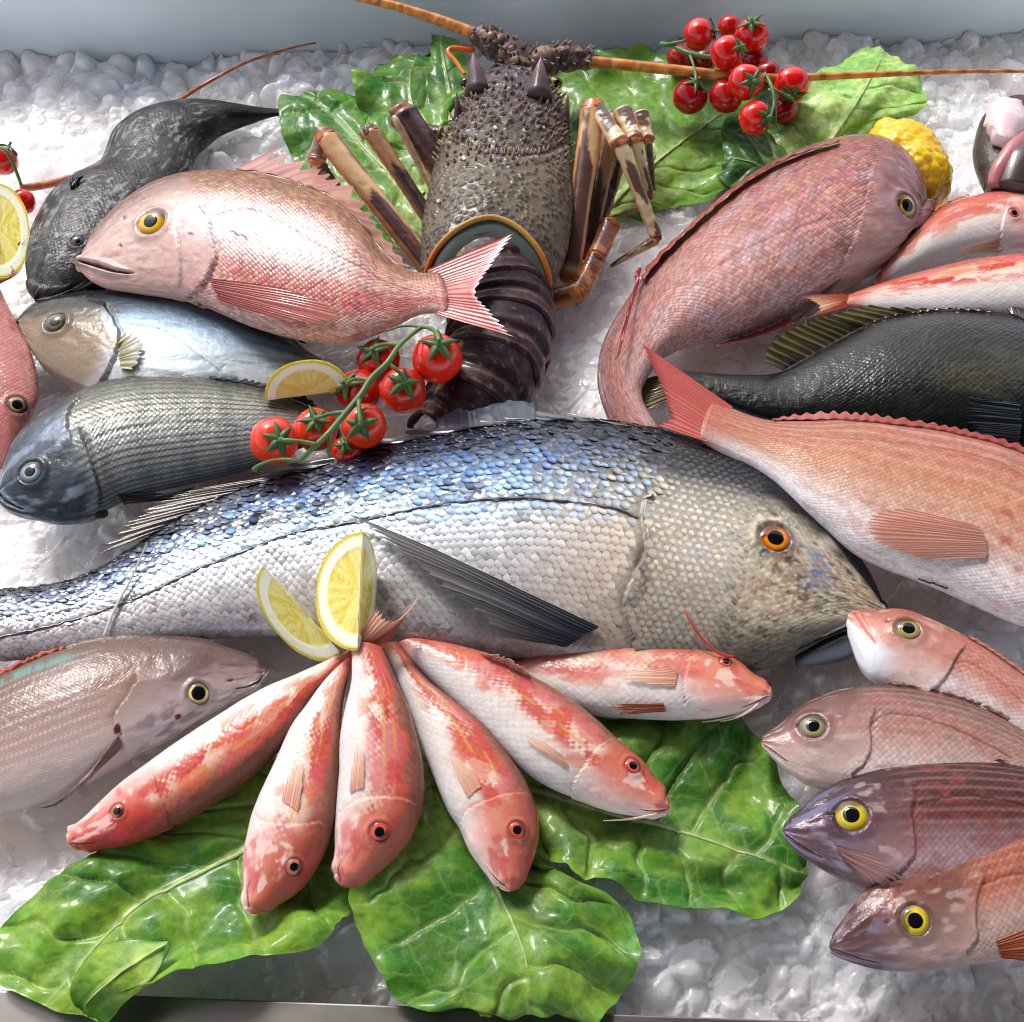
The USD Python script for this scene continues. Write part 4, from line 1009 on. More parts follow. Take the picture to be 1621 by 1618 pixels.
# ------------------------------------------------------------------ red mullets in a fan
def col_mullet(seed, belly_side=1.0, red=1.0, white=1.0, hd=c(204, 104, 74)):
    def f(b):
        t, s = b.t, np.clip(b.s, 0, 1)
        C = stops(t, [(-1, c(210, 204, 206)), (-.5, c(218, 208, 202)), (-.05, c(220, 194, 180)), (.3, c(214, 164, 142)), (.55, c(170, 104, 82)), (.85, c(140, 82, 64)), (1, c(120, 68, 54))])
        C = mx(C, c(228, 206, 198), .6 * (white - 1) * np.exp(-((t - .1) / .45) ** 2)) if white > 1 else C
        sc_ = .5 + .5 * np.cos(b.u / .0026 * 2 * np.pi / 2) * np.cos(b.vv / .0030 * 2 * np.pi / 2)
        rag = .14 * (b.fb(.0026, .0016, seed + 20, 2) - .5)
        n = b.fb(.019, .012, seed, 2) + rag
        band = sm(t, -.4, -.05) * (1 - sm(t, .55, .75))
        C = mx(C, c(196, 66, 58), red * .9 * sm(n + .1 * (sc_ - .5), .47, .565) * band)
        C = mx(C, c(206, 92, 98), red * .65 * sm(b.fb(.024, .014, seed + 5, 2) + rag + .1 * (sc_ - .5), .50, .60) * band)
        C = mx(C, c(208, 92, 46), .6 * sm(b.fb(.016, .012, seed + 7, 2) + rag, .52, .66) * sm(t, -.75, -.3) * (1 - sm(t, .6, .8)))
        for v0, w, a in ((.10, .035, .75), (.36, .03, .7)):
            wob = .10 * (b.fb(.05, .05, seed + 9) - .5)
            C = mx(C, c(206, 166, 56), a * np.exp(-((t - v0 - wob) / w) ** 2) * sm(b.fb(.012, .01, seed + 11), .42, .56) * sm(s, .22, .3))
        C = mx(C, C * [.78, .66, .6], .6 * sm(b.fb(.0035, .005, seed + 14), .5, .62) * sm(t, .25, .7))
        H = stops(t, [(-1, c(228, 206, 204)), (-.6, c(222, 170, 160)), (-.2, mx(hd, c(226, 150, 136), .5)), (.3, hd), (1, hd * .62)])
        H = mx(H, c(196, 60, 62), .55 * red * sm(b.fb(.014, .014, seed + 3), .52, .64))
        H = mx(H, c(232, 206, 200), .65 * sm(b.fb(.012, .01, seed + 4), .6, .68) * (1 - sm(t, .3, .6)))
        C = mx(C, H, b.headw)
        C = mx(C, c(204, 78, 60), .7 * sm(s, .88, .99))
        return C
    return f


RED_EYE = [(0, c(120, 40, 30)), (.5, c(206, 96, 72)), (.62, c(228, 92, 74)), (.8, c(206, 54, 46)), (.93, c(190, 70, 60)), (1, c(170, 96, 84))]
mg = None


def mullet(label, pairs, z, seed, eye, gill, tail=None, side_fin=None, k=.62, fins=(), mouth=None, barbel=None, **kw):
    fl = list(fins)
    if tail:
        fl.append(dict(name='tail_fin', base=tail[0], tip=tail[1], nr=14, zt=tail[2], colb=c(216, 112, 80), colt=c(236, 192, 160), jag=.12, alpha=(.05, .5), zb=tail[3], raycol=.8))
    if side_fin:
        fl.append(dict(name='pectoral_fin', base=side_fin[0], tip=side_fin[1], nr=9, on=True, tl=.0020, lift=.0004, colb=c(216, 160, 134), colt=c(230, 200, 180), jag=.15, alpha=(.5, .95), raycol=.92, round=.85, amp=.25, thick=.0004))

    def ex(b, th):
        if barbel:
            for bb in barbel:
                P = np.array([b.on(bb[0])] + [U(*p, b.on(bb[0])[2] - .004 * (i + 1)) for i, p in enumerate(bb[1:])])
                v, f, s_, a_ = tube(P, [.0012] + [.0009] * (len(bb) - 2) + [.0004], 16, 8)
                th.part('barbel', v, f, M_WET, c(226, 190, 172), msk=np.zeros((len(v), 3)))
    ir = kw.pop('iris', RED_EYE)
    return fish('red_mullet', label, pairs, z, col_mullet(seed, **{q: kw.pop(q) for q in ('red', 'white', 'hd') if q in kw}), SK_MUL, k=k, m=.9, eye=eye, iris=ir, pupil=.52, gill=gill, gill_h=.0011, gill_a=.4, gillcol=c(160, 100, 88), mouth=mouth, mouth_w=.0011, mouth_d=.0006, mouth_col=c(130, 60, 48), fins=fl, extra=ex, dens=1.5, capf=.45, blunt=1.5, **kw)


m1p = [((110, 1322), (126, 1342)), ((122, 1304), (160, 1343)), ((158, 1271), (205, 1335)), ((197, 1236), (250, 1318)), ((257, 1192), (300, 1297)), ((316, 1152), (355, 1262)), ((365, 1121), (392, 1236)), ((410, 1094), (428, 1203)), ((452, 1075), (462, 1166)), ((493, 1057), (490, 1116)), ((525, 1042), (520, 1080)), ((553, 1027), (556, 1048))]
# on this fish the back lies to the right
m1p = [(b_, a_) for a_, b_ in m1p]
M1 = mullet('leftmost red mullet of the fan, red-headed, resting partly on ice', m1p, (.03, .045), 3, (186, 1284, 12), [(245, 1228), (252, 1255), (262, 1282), (268, 1305)], mouth=[(112, 1334), (130, 1336), (150, 1334)], red=1.1, hd=c(196, 66, 50), side_fin=None,
            iris=[(0, c(90, 30, 26)), (.5, c(150, 70, 60)), (.7, c(190, 96, 86)), (1, c(196, 100, 92))])
m2p = [((412, 1440), (392, 1438)), ((440, 1432), (385, 1405)), ((470, 1412), (384, 1365)), ((500, 1375), (390, 1325)), ((522, 1330), (401, 1285)), ((533, 1280), (418, 1244)), ((537, 1230), (438, 1201)), ((540, 1178), (459, 1155)), ((542, 1127), (486, 1116)), ((549, 1083), (517, 1074)), ((560, 1044), (548, 1044))]
M2 = mullet('second red mullet from the left of the fan, pale belly and orange snout on lettuce', m2p, (.034, .052), 8, (464, 1372, 13), [(506, 1300), (480, 1305), (450, 1305), (420, 1300), (405, 1290)], mouth=[(395, 1436), (392, 1415), (396, 1395)], side_fin=([(448, 1270), (460, 1276), (470, 1284)], [(462, 1195), (478, 1200), (492, 1206)]), white=1.5, hd=c(190, 96, 64),
            iris=[(0, c(90, 40, 34)), (.5, c(150, 100, 90)), (.7, c(206, 130, 112)), (.85, c(190, 90, 76)), (1, c(206, 150, 136))])
m3p = [((556, 1399), (536, 1388)), ((598, 1380), (530, 1355)), ((632, 1349), (530, 1318)), ((658, 1309), (533, 1266)), ((673, 1252), (537, 1207)), ((667, 1192), (541, 1148)), ((655, 1146), (551, 1104)), ((640, 1104), (557, 1068)), ((622, 1064), (557, 1045)), ((607, 1030), (556, 1022))]
M3 = mullet('middle red mullet of the fan, its tail up against the upright lemon wedge', m3p, (.036, .066), 13, (601, 1318, 16), [(650, 1268), (620, 1262), (590, 1262), (560, 1270), (540, 1285)], mouth=[(540, 1395), (536, 1378), (540, 1362)], tail=([(554, 1030), (580, 1022), (608, 1026)], [(600, 958), (622, 982), (666, 938)], (.085, .08), .068), side_fin=([(556, 1255), (566, 1250), (576, 1248)], [(560, 1180), (572, 1176), (586, 1182)]), red=1.15, hd=c(200, 110, 84))
m4p = [((816, 1402), (798, 1403)), ((838, 1375), (771, 1385)), ((850, 1340), (748, 1355)), ((852, 1296), (730, 1318)), ((838, 1248), (708, 1281)), ((808, 1200), (683, 1222)), ((766, 1148), (661, 1163)), ((722, 1112), (646, 1116)), ((680, 1080), (630, 1076)), ((650, 1044), (616, 1040)), ((632, 1018), (606, 1024))]
M4 = mullet('fourth red mullet from the left of the fan, snout over the middle lettuce leaf', m4p, (.034, .05), 21, (818, 1315, 14), [(824, 1255), (796, 1258), (768, 1268), (742, 1280), (730, 1300)], mouth=[(800, 1402), (782, 1388), (770, 1372)], side_fin=([(742, 1262), (752, 1252), (762, 1246)], [(700, 1195), (716, 1192), (730, 1190)]), white=1.3, hd=c(198, 106, 78))
m5p = [((1053, 1264), (1050, 1286)), ((1042, 1236), (1008, 1292)), ((1020, 1208), (960, 1282)), ((988, 1180), (900, 1259)), ((950, 1145), (838, 1226)), ((894, 1102), (776, 1169)), ((835, 1069), (717, 1110)), ((776, 1039), (680, 1073)), ((717, 1023), (648, 1042)), ((668, 1014), (630, 1020))]
M5 = mullet('fifth red mullet of the fan, long, snout and chin whisker pointing to the right', m5p, (.036, .05), 34, (1001, 1213, 14), [(968, 1168), (945, 1185), (930, 1205), (915, 1225), (905, 1250)], mouth=[(1054, 1282), (1035, 1284), (1015, 1282)], barbel=[[(1040, 1288), (1000, 1296), (955, 1299)]], side_fin=([(890, 1196), (896, 1206), (900, 1216)], [(830, 1150), (828, 1164), (836, 1178)]), white=1.6,
            fins=[dict(name='dorsal_fin', base=[(760, 1035), (800, 1052), (835, 1069)], tip=[(776, 1036), (800, 1040), (838, 1066)], nr=6, zt=.07, colb=c(200, 130, 110), colt=c(224, 190, 176), jag=.3, alpha=(.2, .5))], metal=lambda b: .12 * np.exp(-((b.t + .4) / .4) ** 2))
m6p = [((1216, 1092), (1212, 1108)), ((1196, 1069), (1180, 1126)), ((1170, 1048), (1140, 1135)), ((1134, 1032), (1102, 1139)), ((1081, 1020), (1055, 1140)), ((1000, 1014), (1000, 1138)), ((934, 1020), (940, 1132)), ((855, 1034), (880, 1108)), ((815, 1048), (835, 1085)), ((785, 1055), (800, 1075))]
M6 = mullet('upper right red mullet of the fan, white belly, below the head of the silver bream', m6p, (.04, .03), 47, (1148, 1048, 11), [(1100, 1030), (1088, 1055), (1082, 1080), (1085, 1110)], mouth=[(1216, 1102), (1195, 1112), (1175, 1120)], barbel=[[(1190, 1120), (1160, 1134), (1112, 1143)], [(1200, 1114), (1175, 1132), (1140, 1142)]], side_fin=([(1072, 1062), (1070, 1074), (1068, 1086)], [(985, 1056), (980, 1070), (990, 1088)]), white=1.6, red=.8, hd=c(214, 124, 90),
            fins=[dict(name='pelvic_fin', base=[(1050, 1112), (1054, 1124)], tip=[(965, 1112), (975, 1124)], nr=8, on=True, tl=.004, colb=c(214, 120, 90), colt=c(226, 160, 130), alpha=(.05, .2))])

# ------------------------------------------------------------------ right-hand side
def col_f8(b):
    C = col_red(b, c(124, 70, 64), c(188, 126, 114), c(206, 156, 148), c(146, 98, 96), c(178, 84, 76), 40)
    C = mx(C, c(190, 170, 190), .3 * sm(b.fb(.03, .03, 43), .5, .65))
    return C


f8p = [((1466, 318), (1440, 376)), ((1464, 290), (1405, 415)), ((1446, 256), (1360, 442)), ((1418, 233), (1322, 462)), ((1372, 221), (1280, 486)), ((1317, 227), (1242, 505)), ((1261, 245), (1200, 523)), ((1205, 271), (1160, 535)), ((1150, 308), (1118, 543)), ((1098, 352), (1086, 551)), ((1048, 398), (1062, 562)), ((1012, 443), (1046, 574)), ((980, 490), (1032, 592)), ((955, 535), (1020, 612)), ((945, 580), (1017, 630)), ((948, 622), (1024, 650)), ((962, 663), (1038, 672)), ((975, 690), (1052, 690))]
F8, F8t = fish('curled_pink_bream', 'large pink bream bent in a curve, head against the bumpy lemon', f8p, (.05, .038), col_f8, SK_RED, k=.42, m=.85, eye=(1434, 327, 20), iris=[(0, c(190, 150, 60)), (.55, c(210, 176, 70)), (.75, c(150, 120, 60)), (1, c(60, 40, 42))], pupil=.56,
    gill=[(1380, 262), (1372, 300), (1364, 335), (1348, 385), (1333, 415), (1322, 440)], gillcol=c(120, 60, 62), gill_h=.0012, lateral=[(1345, 342), (1290, 350), (1230, 372), (1170, 400), (1110, 440), (1060, 490)], lat_col=c(150, 84, 80), mouth=[(1448, 372), (1430, 385), (1415, 394)], mouth_w=.0025,
    fins=[dict(name='dorsal_fin', base=[(1330, 226), (1261, 247), (1205, 274), (1150, 311), (1098, 356), (1048, 402), (1018, 440)], tip=[(1325, 232), (1258, 256), (1205, 284), (1152, 322), (1100, 368), (1055, 412), (1025, 450)], nr=16, on=True, tl=.004, colb=c(150, 50, 52), colt=c(186, 90, 86), alpha=(0, .1), jag=.1, thick=.001),
          dict(name='dorsal_spine', base=[(1026, 436), (1020, 448), (1016, 458)], tip=[(975, 588), (978, 586), (981, 580)], nr=3, on=True, tl=.008, lift=.006, colb=c(196, 60, 58), colt=c(206, 80, 74), alpha=(0, 0), thick=.0016, jag=.05),
          dict(name='pectoral_fin', base=[(1330, 440), (1322, 450), (1314, 458)], tip=[(1262, 492), (1240, 506), (1225, 516)], nr=8, on=True, tl=.004, colb=c(176, 130, 128), colt=c(200, 160, 160), alpha=(.05, .2)),
          dict(name='anal_fin', base=[(1250, 500), (1200, 523), (1160, 535)], tip=[(1258, 512), (1200, 535), (1130, 550)], nr=9, zt=.045, colb=c(206, 96, 92), colt=c(206, 110, 106), alpha=(0, .15))])

# black fish on the right
def col_f9(b):
    C = stops(b.t, [(-1, c(18, 20, 24)), (-.4, c(34, 36, 34)), (.1, c(40, 40, 34)), (.6, c(30, 31, 30)), (1, c(16, 17, 18))])
    C = mx(C, c(82, 76, 58), .5 * sm(b.fb(.06, .03, 3), .5, .66) * sm(b.s, .45, .7))
    return mx(C, c(70, 60, 30), .5 * (1 - sm(b.s, 0, .06)))


f9p = [((1072, 587), (1072, 628)), ((1110, 590), (1112, 630)), ((1150, 593), (1155, 645)), ((1200, 594), (1200, 662)), ((1251, 582), (1260, 676)), ((1318, 543), (1345, 692)), ((1370, 515), (1400, 704)), ((1423, 500), (1455, 716)), ((1486, 492), (1510, 726)), ((1549, 495), (1565, 736)), ((1621, 505), (1625, 745)), ((1690, 530), (1680, 750)), ((1750, 570), (1740, 745))]
F9, F9t = fish('black_fish', 'glossy black fish with olive fins at the right edge above the orange-pink bream', f9p, (.036, .05), col_f9, SK_DARK, k=.42, m=.85, capf=.3, metal=.12,
    fins=[dict(name='dorsal_fin', base=[(1240, 588), (1280, 566), (1330, 537), (1380, 512), (1430, 499), (1500, 492), (1570, 497)], tip=[(1209, 572), (1213, 548), (1246, 522), (1300, 501), (1362, 485), (1424, 475), (1500, 474)], nr=24, zt=.06, colb=c(60, 52, 26), colt=c(92, 80, 34), jag=.1, alpha=(0, .1), raycol=.45, amp=.9),
          dict(name='tail_fin', base=[(1074, 588), (1070, 608), (1074, 627)], tip=[(1018, 600), (1012, 625), (1024, 650)], nr=10, zb=.036, zt=.03, colb=c(58, 50, 26), colt=c(110, 94, 40), jag=.06, alpha=(0, .1), raycol=.5),
          dict(name='pectoral_fin', base=[(1612, 640), (1616, 668), (1612, 700)], tip=[(1532, 636), (1510, 655), (1540, 690)], nr=10, on=True, tl=.006, colb=c(16, 22, 30), colt=c(12, 16, 22), alpha=(0, 0)),
          dict(name='spiny_fin', base=[(1600, 498), (1625, 508), (1650, 520)], tip=[(1586, 476), (1600, 478), (1640, 492)], nr=5, zt=.068, colb=c(40, 36, 26), colt=c(50, 44, 30), alpha=(0, 0), jag=.3)])

# orange-pink bream on the right
def col_f10(b):
    C = stops(b.t, [(-1, c(226, 220, 224)), (-.75, c(222, 208, 206)), (-.5, c(206, 166, 146)), (-.1, c(198, 140, 108)), (.4, c(180, 118, 92)), (.75, c(170, 108, 94)), (1, c(140, 84, 76))])
    ph = (b.vv / .016) % 1.0
    C = mx(C, c(216, 160, 136), .5 * np.exp(-((ph - .5) / .2) ** 2) * sm(b.t, -.2, .1))
    C = mx(C, c(190, 88, 62), .3 * sm(b.fb(.02, .008, 61), .5, .66))
    C = mx(C, c(180, 90, 76), .6 * (1 - sm(b.s, 0, .12)))
    dr, _ = b.dist([(1600, 800), (1590, 830), (1598, 870), (1610, 900)])
    return mx(C, c(170, 60, 46), .6 * np.exp(-(dr / .006) ** 2) * sm(b.fb(.006, .006, 62), .4, .6))


f10p = [((1130, 640), (1110, 698)), ((1165, 652), (1150, 722)), ((1205, 664), (1188, 740)), ((1240, 668), (1220, 762)), ((1290, 668), (1262, 802)), ((1360, 664), (1310, 842)), ((1444, 675), (1370, 886)), ((1528, 690), (1440, 914)), ((1590, 706), (1500, 938)), ((1640, 728), (1565, 968)), ((1700, 760), (1625, 992)), ((1760, 810), (1690, 1000))]
F10, F10t = fish('orange_pink_bream', 'orange-pink bream with white belly running off the right edge below the black fish', f10p, (.062, .05), col_f10, SK_FINE, k=.42, m=.85, capf=.2, lateral=[(1150, 672), (1220, 690), (1300, 692), (1420, 700), (1520, 715), (1621, 745)], lat_col=c(140, 80, 66), lat_w=.0009,
    fins=[dict(name='tail_fin', base=[(1160, 645), (1140, 664), (1128, 682), (1118, 700)], tip=[(1012, 541), (1040, 600), (1060, 655), (1036, 672)], nr=18, zb=.064, zt=(.072, .06), colb=c(190, 96, 82), colt=c(190, 84, 78), edgecol=c(150, 50, 50), jag=.06, alpha=(0, .05), raycol=.85),
          dict(name='dorsal_fin', base=[(1226, 668), (1320, 665), (1444, 676), (1560, 698), (1640, 728)], tip=[(1222, 662), (1320, 650), (1444, 663), (1560, 686), (1650, 716)], nr=22, zt=.064, colb=c(170, 84, 78), colt=c(200, 110, 104), jag=.35, alpha=(0, .2)),
          dict(name='pectoral_fin', base=[(1548, 836), (1560, 860), (1560, 884)], tip=[(1352, 793), (1370, 840), (1420, 884)], nr=18, on=True, tl=.003, lift=.0015, colb=c(208, 152, 134), colt=c(200, 130, 104), jag=.08, alpha=(.45, .85), bulge=.001, round=.4, amp=.3, thick=.0005),
          dict(name='pelvic_fin', base=[(1455, 915), (1500, 930)], tip=[(1438, 908), (1530, 948)], nr=6, zt=.012, colb=c(40, 44, 56), colt=c(60, 60, 70), alpha=(0, 0))])

# two mullets at the upper right
m7p = [((1625, 303), (1625, 402)), ((1569, 304), (1560, 408)), ((1521, 315), (1510, 418)), ((1483, 334), (1470, 428)), ((1449, 362), (1440, 438)), ((1420, 392), (1415, 446)), ((1396, 425), (1394, 452))]
m7p = [((1700, 318), (1695, 395))] + m7p
M7 = mullet('upper of two red mullets at the right edge, just below the brown fish head', m7p, (.045, .04), 52, (1604, 338, 9), [(1596, 318), (1588, 345), (1584, 370), (1586, 395)], side_fin=([(1580, 378), (1580, 388), (1578, 396)], [(1520, 388), (1510, 398), (1520, 406)]), red=.9, hd=c(214, 150, 136),
            fins=[dict(name='tail_fin', base=[(1400, 424), (1396, 440), (1396, 452)], tip=[(1384, 440), (1382, 446), (1384, 452)], nr=6, zb=.042, zt=.042, colb=c(206, 96, 80), colt=c(214, 150, 140), alpha=(.0, .2)),
                  dict(name='dorsal_fin', base=[(1480, 336), (1510, 319), (1535, 311)], tip=[(1468, 336), (1490, 322), (1528, 308)], nr=6, zt=.048, colb=c(214, 110, 70), colt=c(226, 150, 110), alpha=(.1, .3), jag=.2)])
m8p = [((1345, 466), (1342, 486)), ((1391, 449), (1385, 496)), ((1430, 436), (1432, 504)), ((1465, 426), (1480, 510)), ((1500, 416), (1525, 512)), ((1539, 408), (1570, 512)), ((1590, 402), (1615, 512)), ((1640, 398), (1660, 508)), ((1710, 410), (1720, 490))]
m8p = m8p[::-1]
M8 = mullet('lower of two red mullets at the right edge, with a forked orange tail', m8p, (.062, .055), 58, None, None, tail=([(1346, 466), (1340, 476), (1342, 487)], [(1252, 468), (1296, 488), (1258, 510)], .058, .056), red=1.2)

# brown head with white flesh at the right edge
def col_f11(b):
    C = stops(b.t, [(-1, c(96, 74, 66)), (0, c(84, 68, 60)), (1, c(78, 64, 58))])
    return mx(C, c(50, 40, 38), .7 * sm(b.fb(.012, .03, 3), .48, .66))


f11p = [((1560, 302), (1640, 318)), ((1546, 270), (1675, 300)), ((1540, 238), (1690, 260)), ((1546, 205), (1690, 220)), ((1562, 178), (1680, 185)), ((1585, 165), (1650, 168))]
F11, F11t = fish('brown_fish_head', 'brown fish head with white flesh showing, cut off by the right edge at the top', f11p, (.05, .05), col_f11, SK_SLIME, k=.55, m=.8, capb=.4)
lumps = F11.on([(1588, 180), (1592, 205), (1586, 232)], .004)
v, f, s_, a_ = tube(lumps, [.018, .021, .012], 24, 18, .8)
v = v + (fbm(v[:, 0] / .01, v[:, 1] / .01, v[:, 2] / .01, 3, 4)[:, None] - .5) * .008
F11t.part('white_flesh', v, f, M_WET, c(216, 190, 194))
lip = np.array([F11.on((1621, 215), .004), F11.on((1602, 240), .006), F11.on((1585, 270), .006), F11.on((1574, 300), .004)])
v, f, s_, a_ = tube(lip, [.006, .009, .009, .006], 24, 14, .8)
F11t.part('pink_lip', v, f, M_WET, mx(c(176, 110, 112), c(150, 84, 90), s_))
F11t.part('throat', *(lambda r: (r[0], r[1], M_WET))(tube(F11.on([(1640, 225), (1622, 255), (1606, 300)], .0), [.012, .022, .018], 20, 16, .7)[:2]), c(56, 44, 42))
SMALL = [
 dict(label='small pink bream with a white chin, topmost of four at the right', p=[((1346, 972), (1343, 990)), ((1375, 966), (1349, 1025)), ((1407, 965), (1362, 1058)), ((1447, 971), (1385, 1080)), ((1488, 988), (1420, 1095)), ((1529, 1009), (1462, 1112)), ((1569, 1033), (1510, 1130)), ((1621, 1070), (1570, 1156)), ((1680, 1110), (1640, 1190)), ((1730, 1150), (1700, 1200))], z=(.04, .03), eye=(1437, 996, 21),
      iris=[(0, c(30, 30, 26)), (.5, c(190, 176, 90)), (.6, c(160, 146, 84)), (.8, c(140, 124, 92)), (1, c(120, 92, 76))], gill=[(1525, 1028), (1512, 1044), (1502, 1065), (1485, 1085), (1465, 1100)], mouth=[(1354, 970), (1362, 985), (1372, 1000), (1386, 1018)], mc=c(190, 100, 96), cols=(c(182, 112, 94), c(206, 140, 120), c(222, 206, 204), c(206, 140, 124)), lat=[(1515, 1046), (1550, 1056), (1590, 1085), (1621, 1115)], seed=71, chin=True),
 dict(label='pale pink bream with a dark line along its flank, second of four at the right', p=[((1210, 1170), (1212, 1182)), ((1226, 1152), (1232, 1208)), ((1260, 1122), (1262, 1232)), ((1301, 1100), (1300, 1250)), ((1346, 1089), (1345, 1262)), ((1407, 1085), (1400, 1272)), ((1468, 1093), (1460, 1278)), ((1529, 1110), (1515, 1276)), ((1590, 1139), (1570, 1270)), ((1650, 1175), (1630, 1262)), ((1710, 1215), (1700, 1255))], z=(.036, .034), eye=(1287, 1150, 22),
      iris=[(0, c(30, 30, 26)), (.5, c(176, 166, 96)), (.6, c(150, 140, 96)), (.8, c(120, 112, 92)), (1, c(110, 92, 84))], gill=[(1385, 1130), (1378, 1150), (1380, 1175), (1374, 1200), (1350, 1225)], mouth=[(1208, 1178), (1228, 1192), (1246, 1206)], mc=c(130, 84, 60), cols=(c(106, 72, 64), c(184, 138, 126), c(212, 190, 186), c(164, 122, 116)), lat=[(1380, 1146), (1410, 1130), (1460, 1136), (1530, 1162), (1600, 1200)], seed=82),
 dict(label='dark wine-red bream with a yellow eye, third of four at the right', p=[((1247, 1306), (1246, 1324)), ((1262, 1284), (1264, 1350)), ((1287, 1260), (1300, 1375)), ((1325, 1237), (1345, 1398)), ((1366, 1219), (1385, 1414)), ((1407, 1208), (1425, 1424)), ((1468, 1202), (1475, 1428)), ((1529, 1203), (1530, 1424)), ((1590, 1209), (1590, 1414)), ((1650, 1222), (1650, 1396)), ((1710, 1245), (1710, 1370))], z=(.04, .04), eye=(1347, 1293, 27),
      iris=[(0, c(30, 30, 16)), (.5, c(226, 206, 60)), (.6, c(196, 176, 40)), (.85, c(170, 146, 30)), (1, c(60, 44, 36))], gill=[(1448, 1262), (1444, 1290), (1448, 1320), (1450, 1345), (1438, 1368), (1405, 1392)], mouth=[(1246, 1322), (1270, 1340), (1300, 1358)], mc=c(96, 44, 48), cols=(c(66, 32, 30), c(112, 62, 60), c(176, 144, 150), c(116, 78, 84)), lat=[(1450, 1275), (1500, 1262), (1560, 1262), (1621, 1275)], seed=93, blue=True),
 dict(label='brown-orange bream with a yellow eye in the lower right corner, lowest of four', p=[((1318, 1490), (1319, 1505)), ((1325, 1468), (1340, 1520)), ((1342, 1440), (1375, 1531)), ((1362, 1413), (1420, 1538)), ((1385, 1392), (1470, 1538)), ((1430, 1369), (1515, 1532)), ((1488, 1342), (1560, 1526)), ((1549, 1320), (1610, 1518)), ((1621, 1300), (1665, 1508)), ((1680, 1292), (1715, 1490))], z=(.04, .045), eye=(1448, 1457, 25),
      iris=[(0, c(30, 30, 16)), (.52, c(230, 210, 50)), (.62, c(206, 182, 40)), (.85, c(170, 150, 40)), (1, c(70, 56, 46))], gill=[(1560, 1390), (1548, 1420), (1545, 1455), (1548, 1480), (1530, 1505)], mouth=[(1318, 1502), (1350, 1514), (1395, 1526)], mc=c(150, 96, 92), cols=(c(128, 66, 36), c(184, 112, 84), c(200, 170, 160), c(132, 88, 80)), lat=[(1556, 1400), (1590, 1388), (1630, 1380)], seed=104, blue=True),
]
for q in SMALL:
    def colf(b, q=q):
        bk, fl, be, hd = q['cols']
        C = col_red(b, bk, fl, be, hd, mx(fl, c(190, 80, 72), .5), q['seed'], rows=9, rowcol=mx(fl, c(230, 200, 190), .6))
        if q.get('chin'):
            C = mx(C, c(222, 222, 230), sm(-b.t, .28, .5) * (1 - sm(b.s, .16, .3)) * 1.0)
        if q.get('blue'):
            n = b.fb(.016, .012, q['seed'] + 3)
            C = mx(C, mx(c(70, 46, 62), c(118, 122, 158), sm(n, .44, .6)), .7 * (1 - sm(b.s, .1, .3)) * (1 - sm(b.t, .75, .95) * .5))
        return C
    fl = [dict(name='dorsal_fin', base=[q['p'][5][0], q['p'][6][0], q['p'][7][0], q['p'][8][0]], tip=[(x + 8, y - 5) for x, y in (q['p'][5][0], q['p'][6][0], q['p'][7][0], q['p'][8][0])], nr=12, colb=q['cols'][0], colt=q['cols'][1], jag=.3, alpha=(0, .2))]
    if q['seed'] == 93:
        fl.append(dict(name='pectoral_fin', base=[(1322, 1338), (1330, 1350), (1340, 1362)], tip=[(1440, 1372), (1430, 1394), (1400, 1408)], nr=9, on=True, tl=.004, colb=c(150, 110, 108), colt=c(160, 120, 116), alpha=(.3, .6), round=.45, amp=.3, thick=.0005))
    if q['seed'] == 104:
        fl.append(dict(name='pectoral_fin', round=.4, base=[(1575, 1490), (1580, 1502), (1582, 1512)], tip=[(1660, 1455), (1680, 1480), (1660, 1504)], nr=9, on=True, tl=.004, colb=c(206, 110, 66), colt=c(206, 126, 84), alpha=(0, .1)))
        fl.append(dict(name='spiny_fin', base=[(1575, 1312), (1600, 1305), (1630, 1298)], tip=[(1590, 1306), (1620, 1292), (1650, 1284)], nr=6, zt=.06, colb=c(190, 130, 90), colt=c(206, 160, 110), jag=.2, alpha=(.1, .3)))
    fish('small_bream', q['label'], q['p'], q['z'], colf, SK_FINE, k=.44, m=.88, eye=q['eye'], iris=q['iris'], pupil=.5, gill=q['gill'], gillcol=c(96, 60, 56), gill_a=.28, gill_h=.0012, mouth=q['mouth'], mouth_w=.0016, mouth_d=.0009, mouth_col=q['mc'], lateral=q['lat'], lat_col=q['cols'][0] * .8, lat_w=.001,
         nostril=((q['eye'][0] * .66 + q['p'][0][0][0] * .34), (q['eye'][1] * .72 + q['p'][0][0][1] * .28 - 6)), fins=fl, metal=lambda b: .12 * (1 - sm(b.t, .4, .9)), dens=1.25, blunt=1.35, capf=.4)
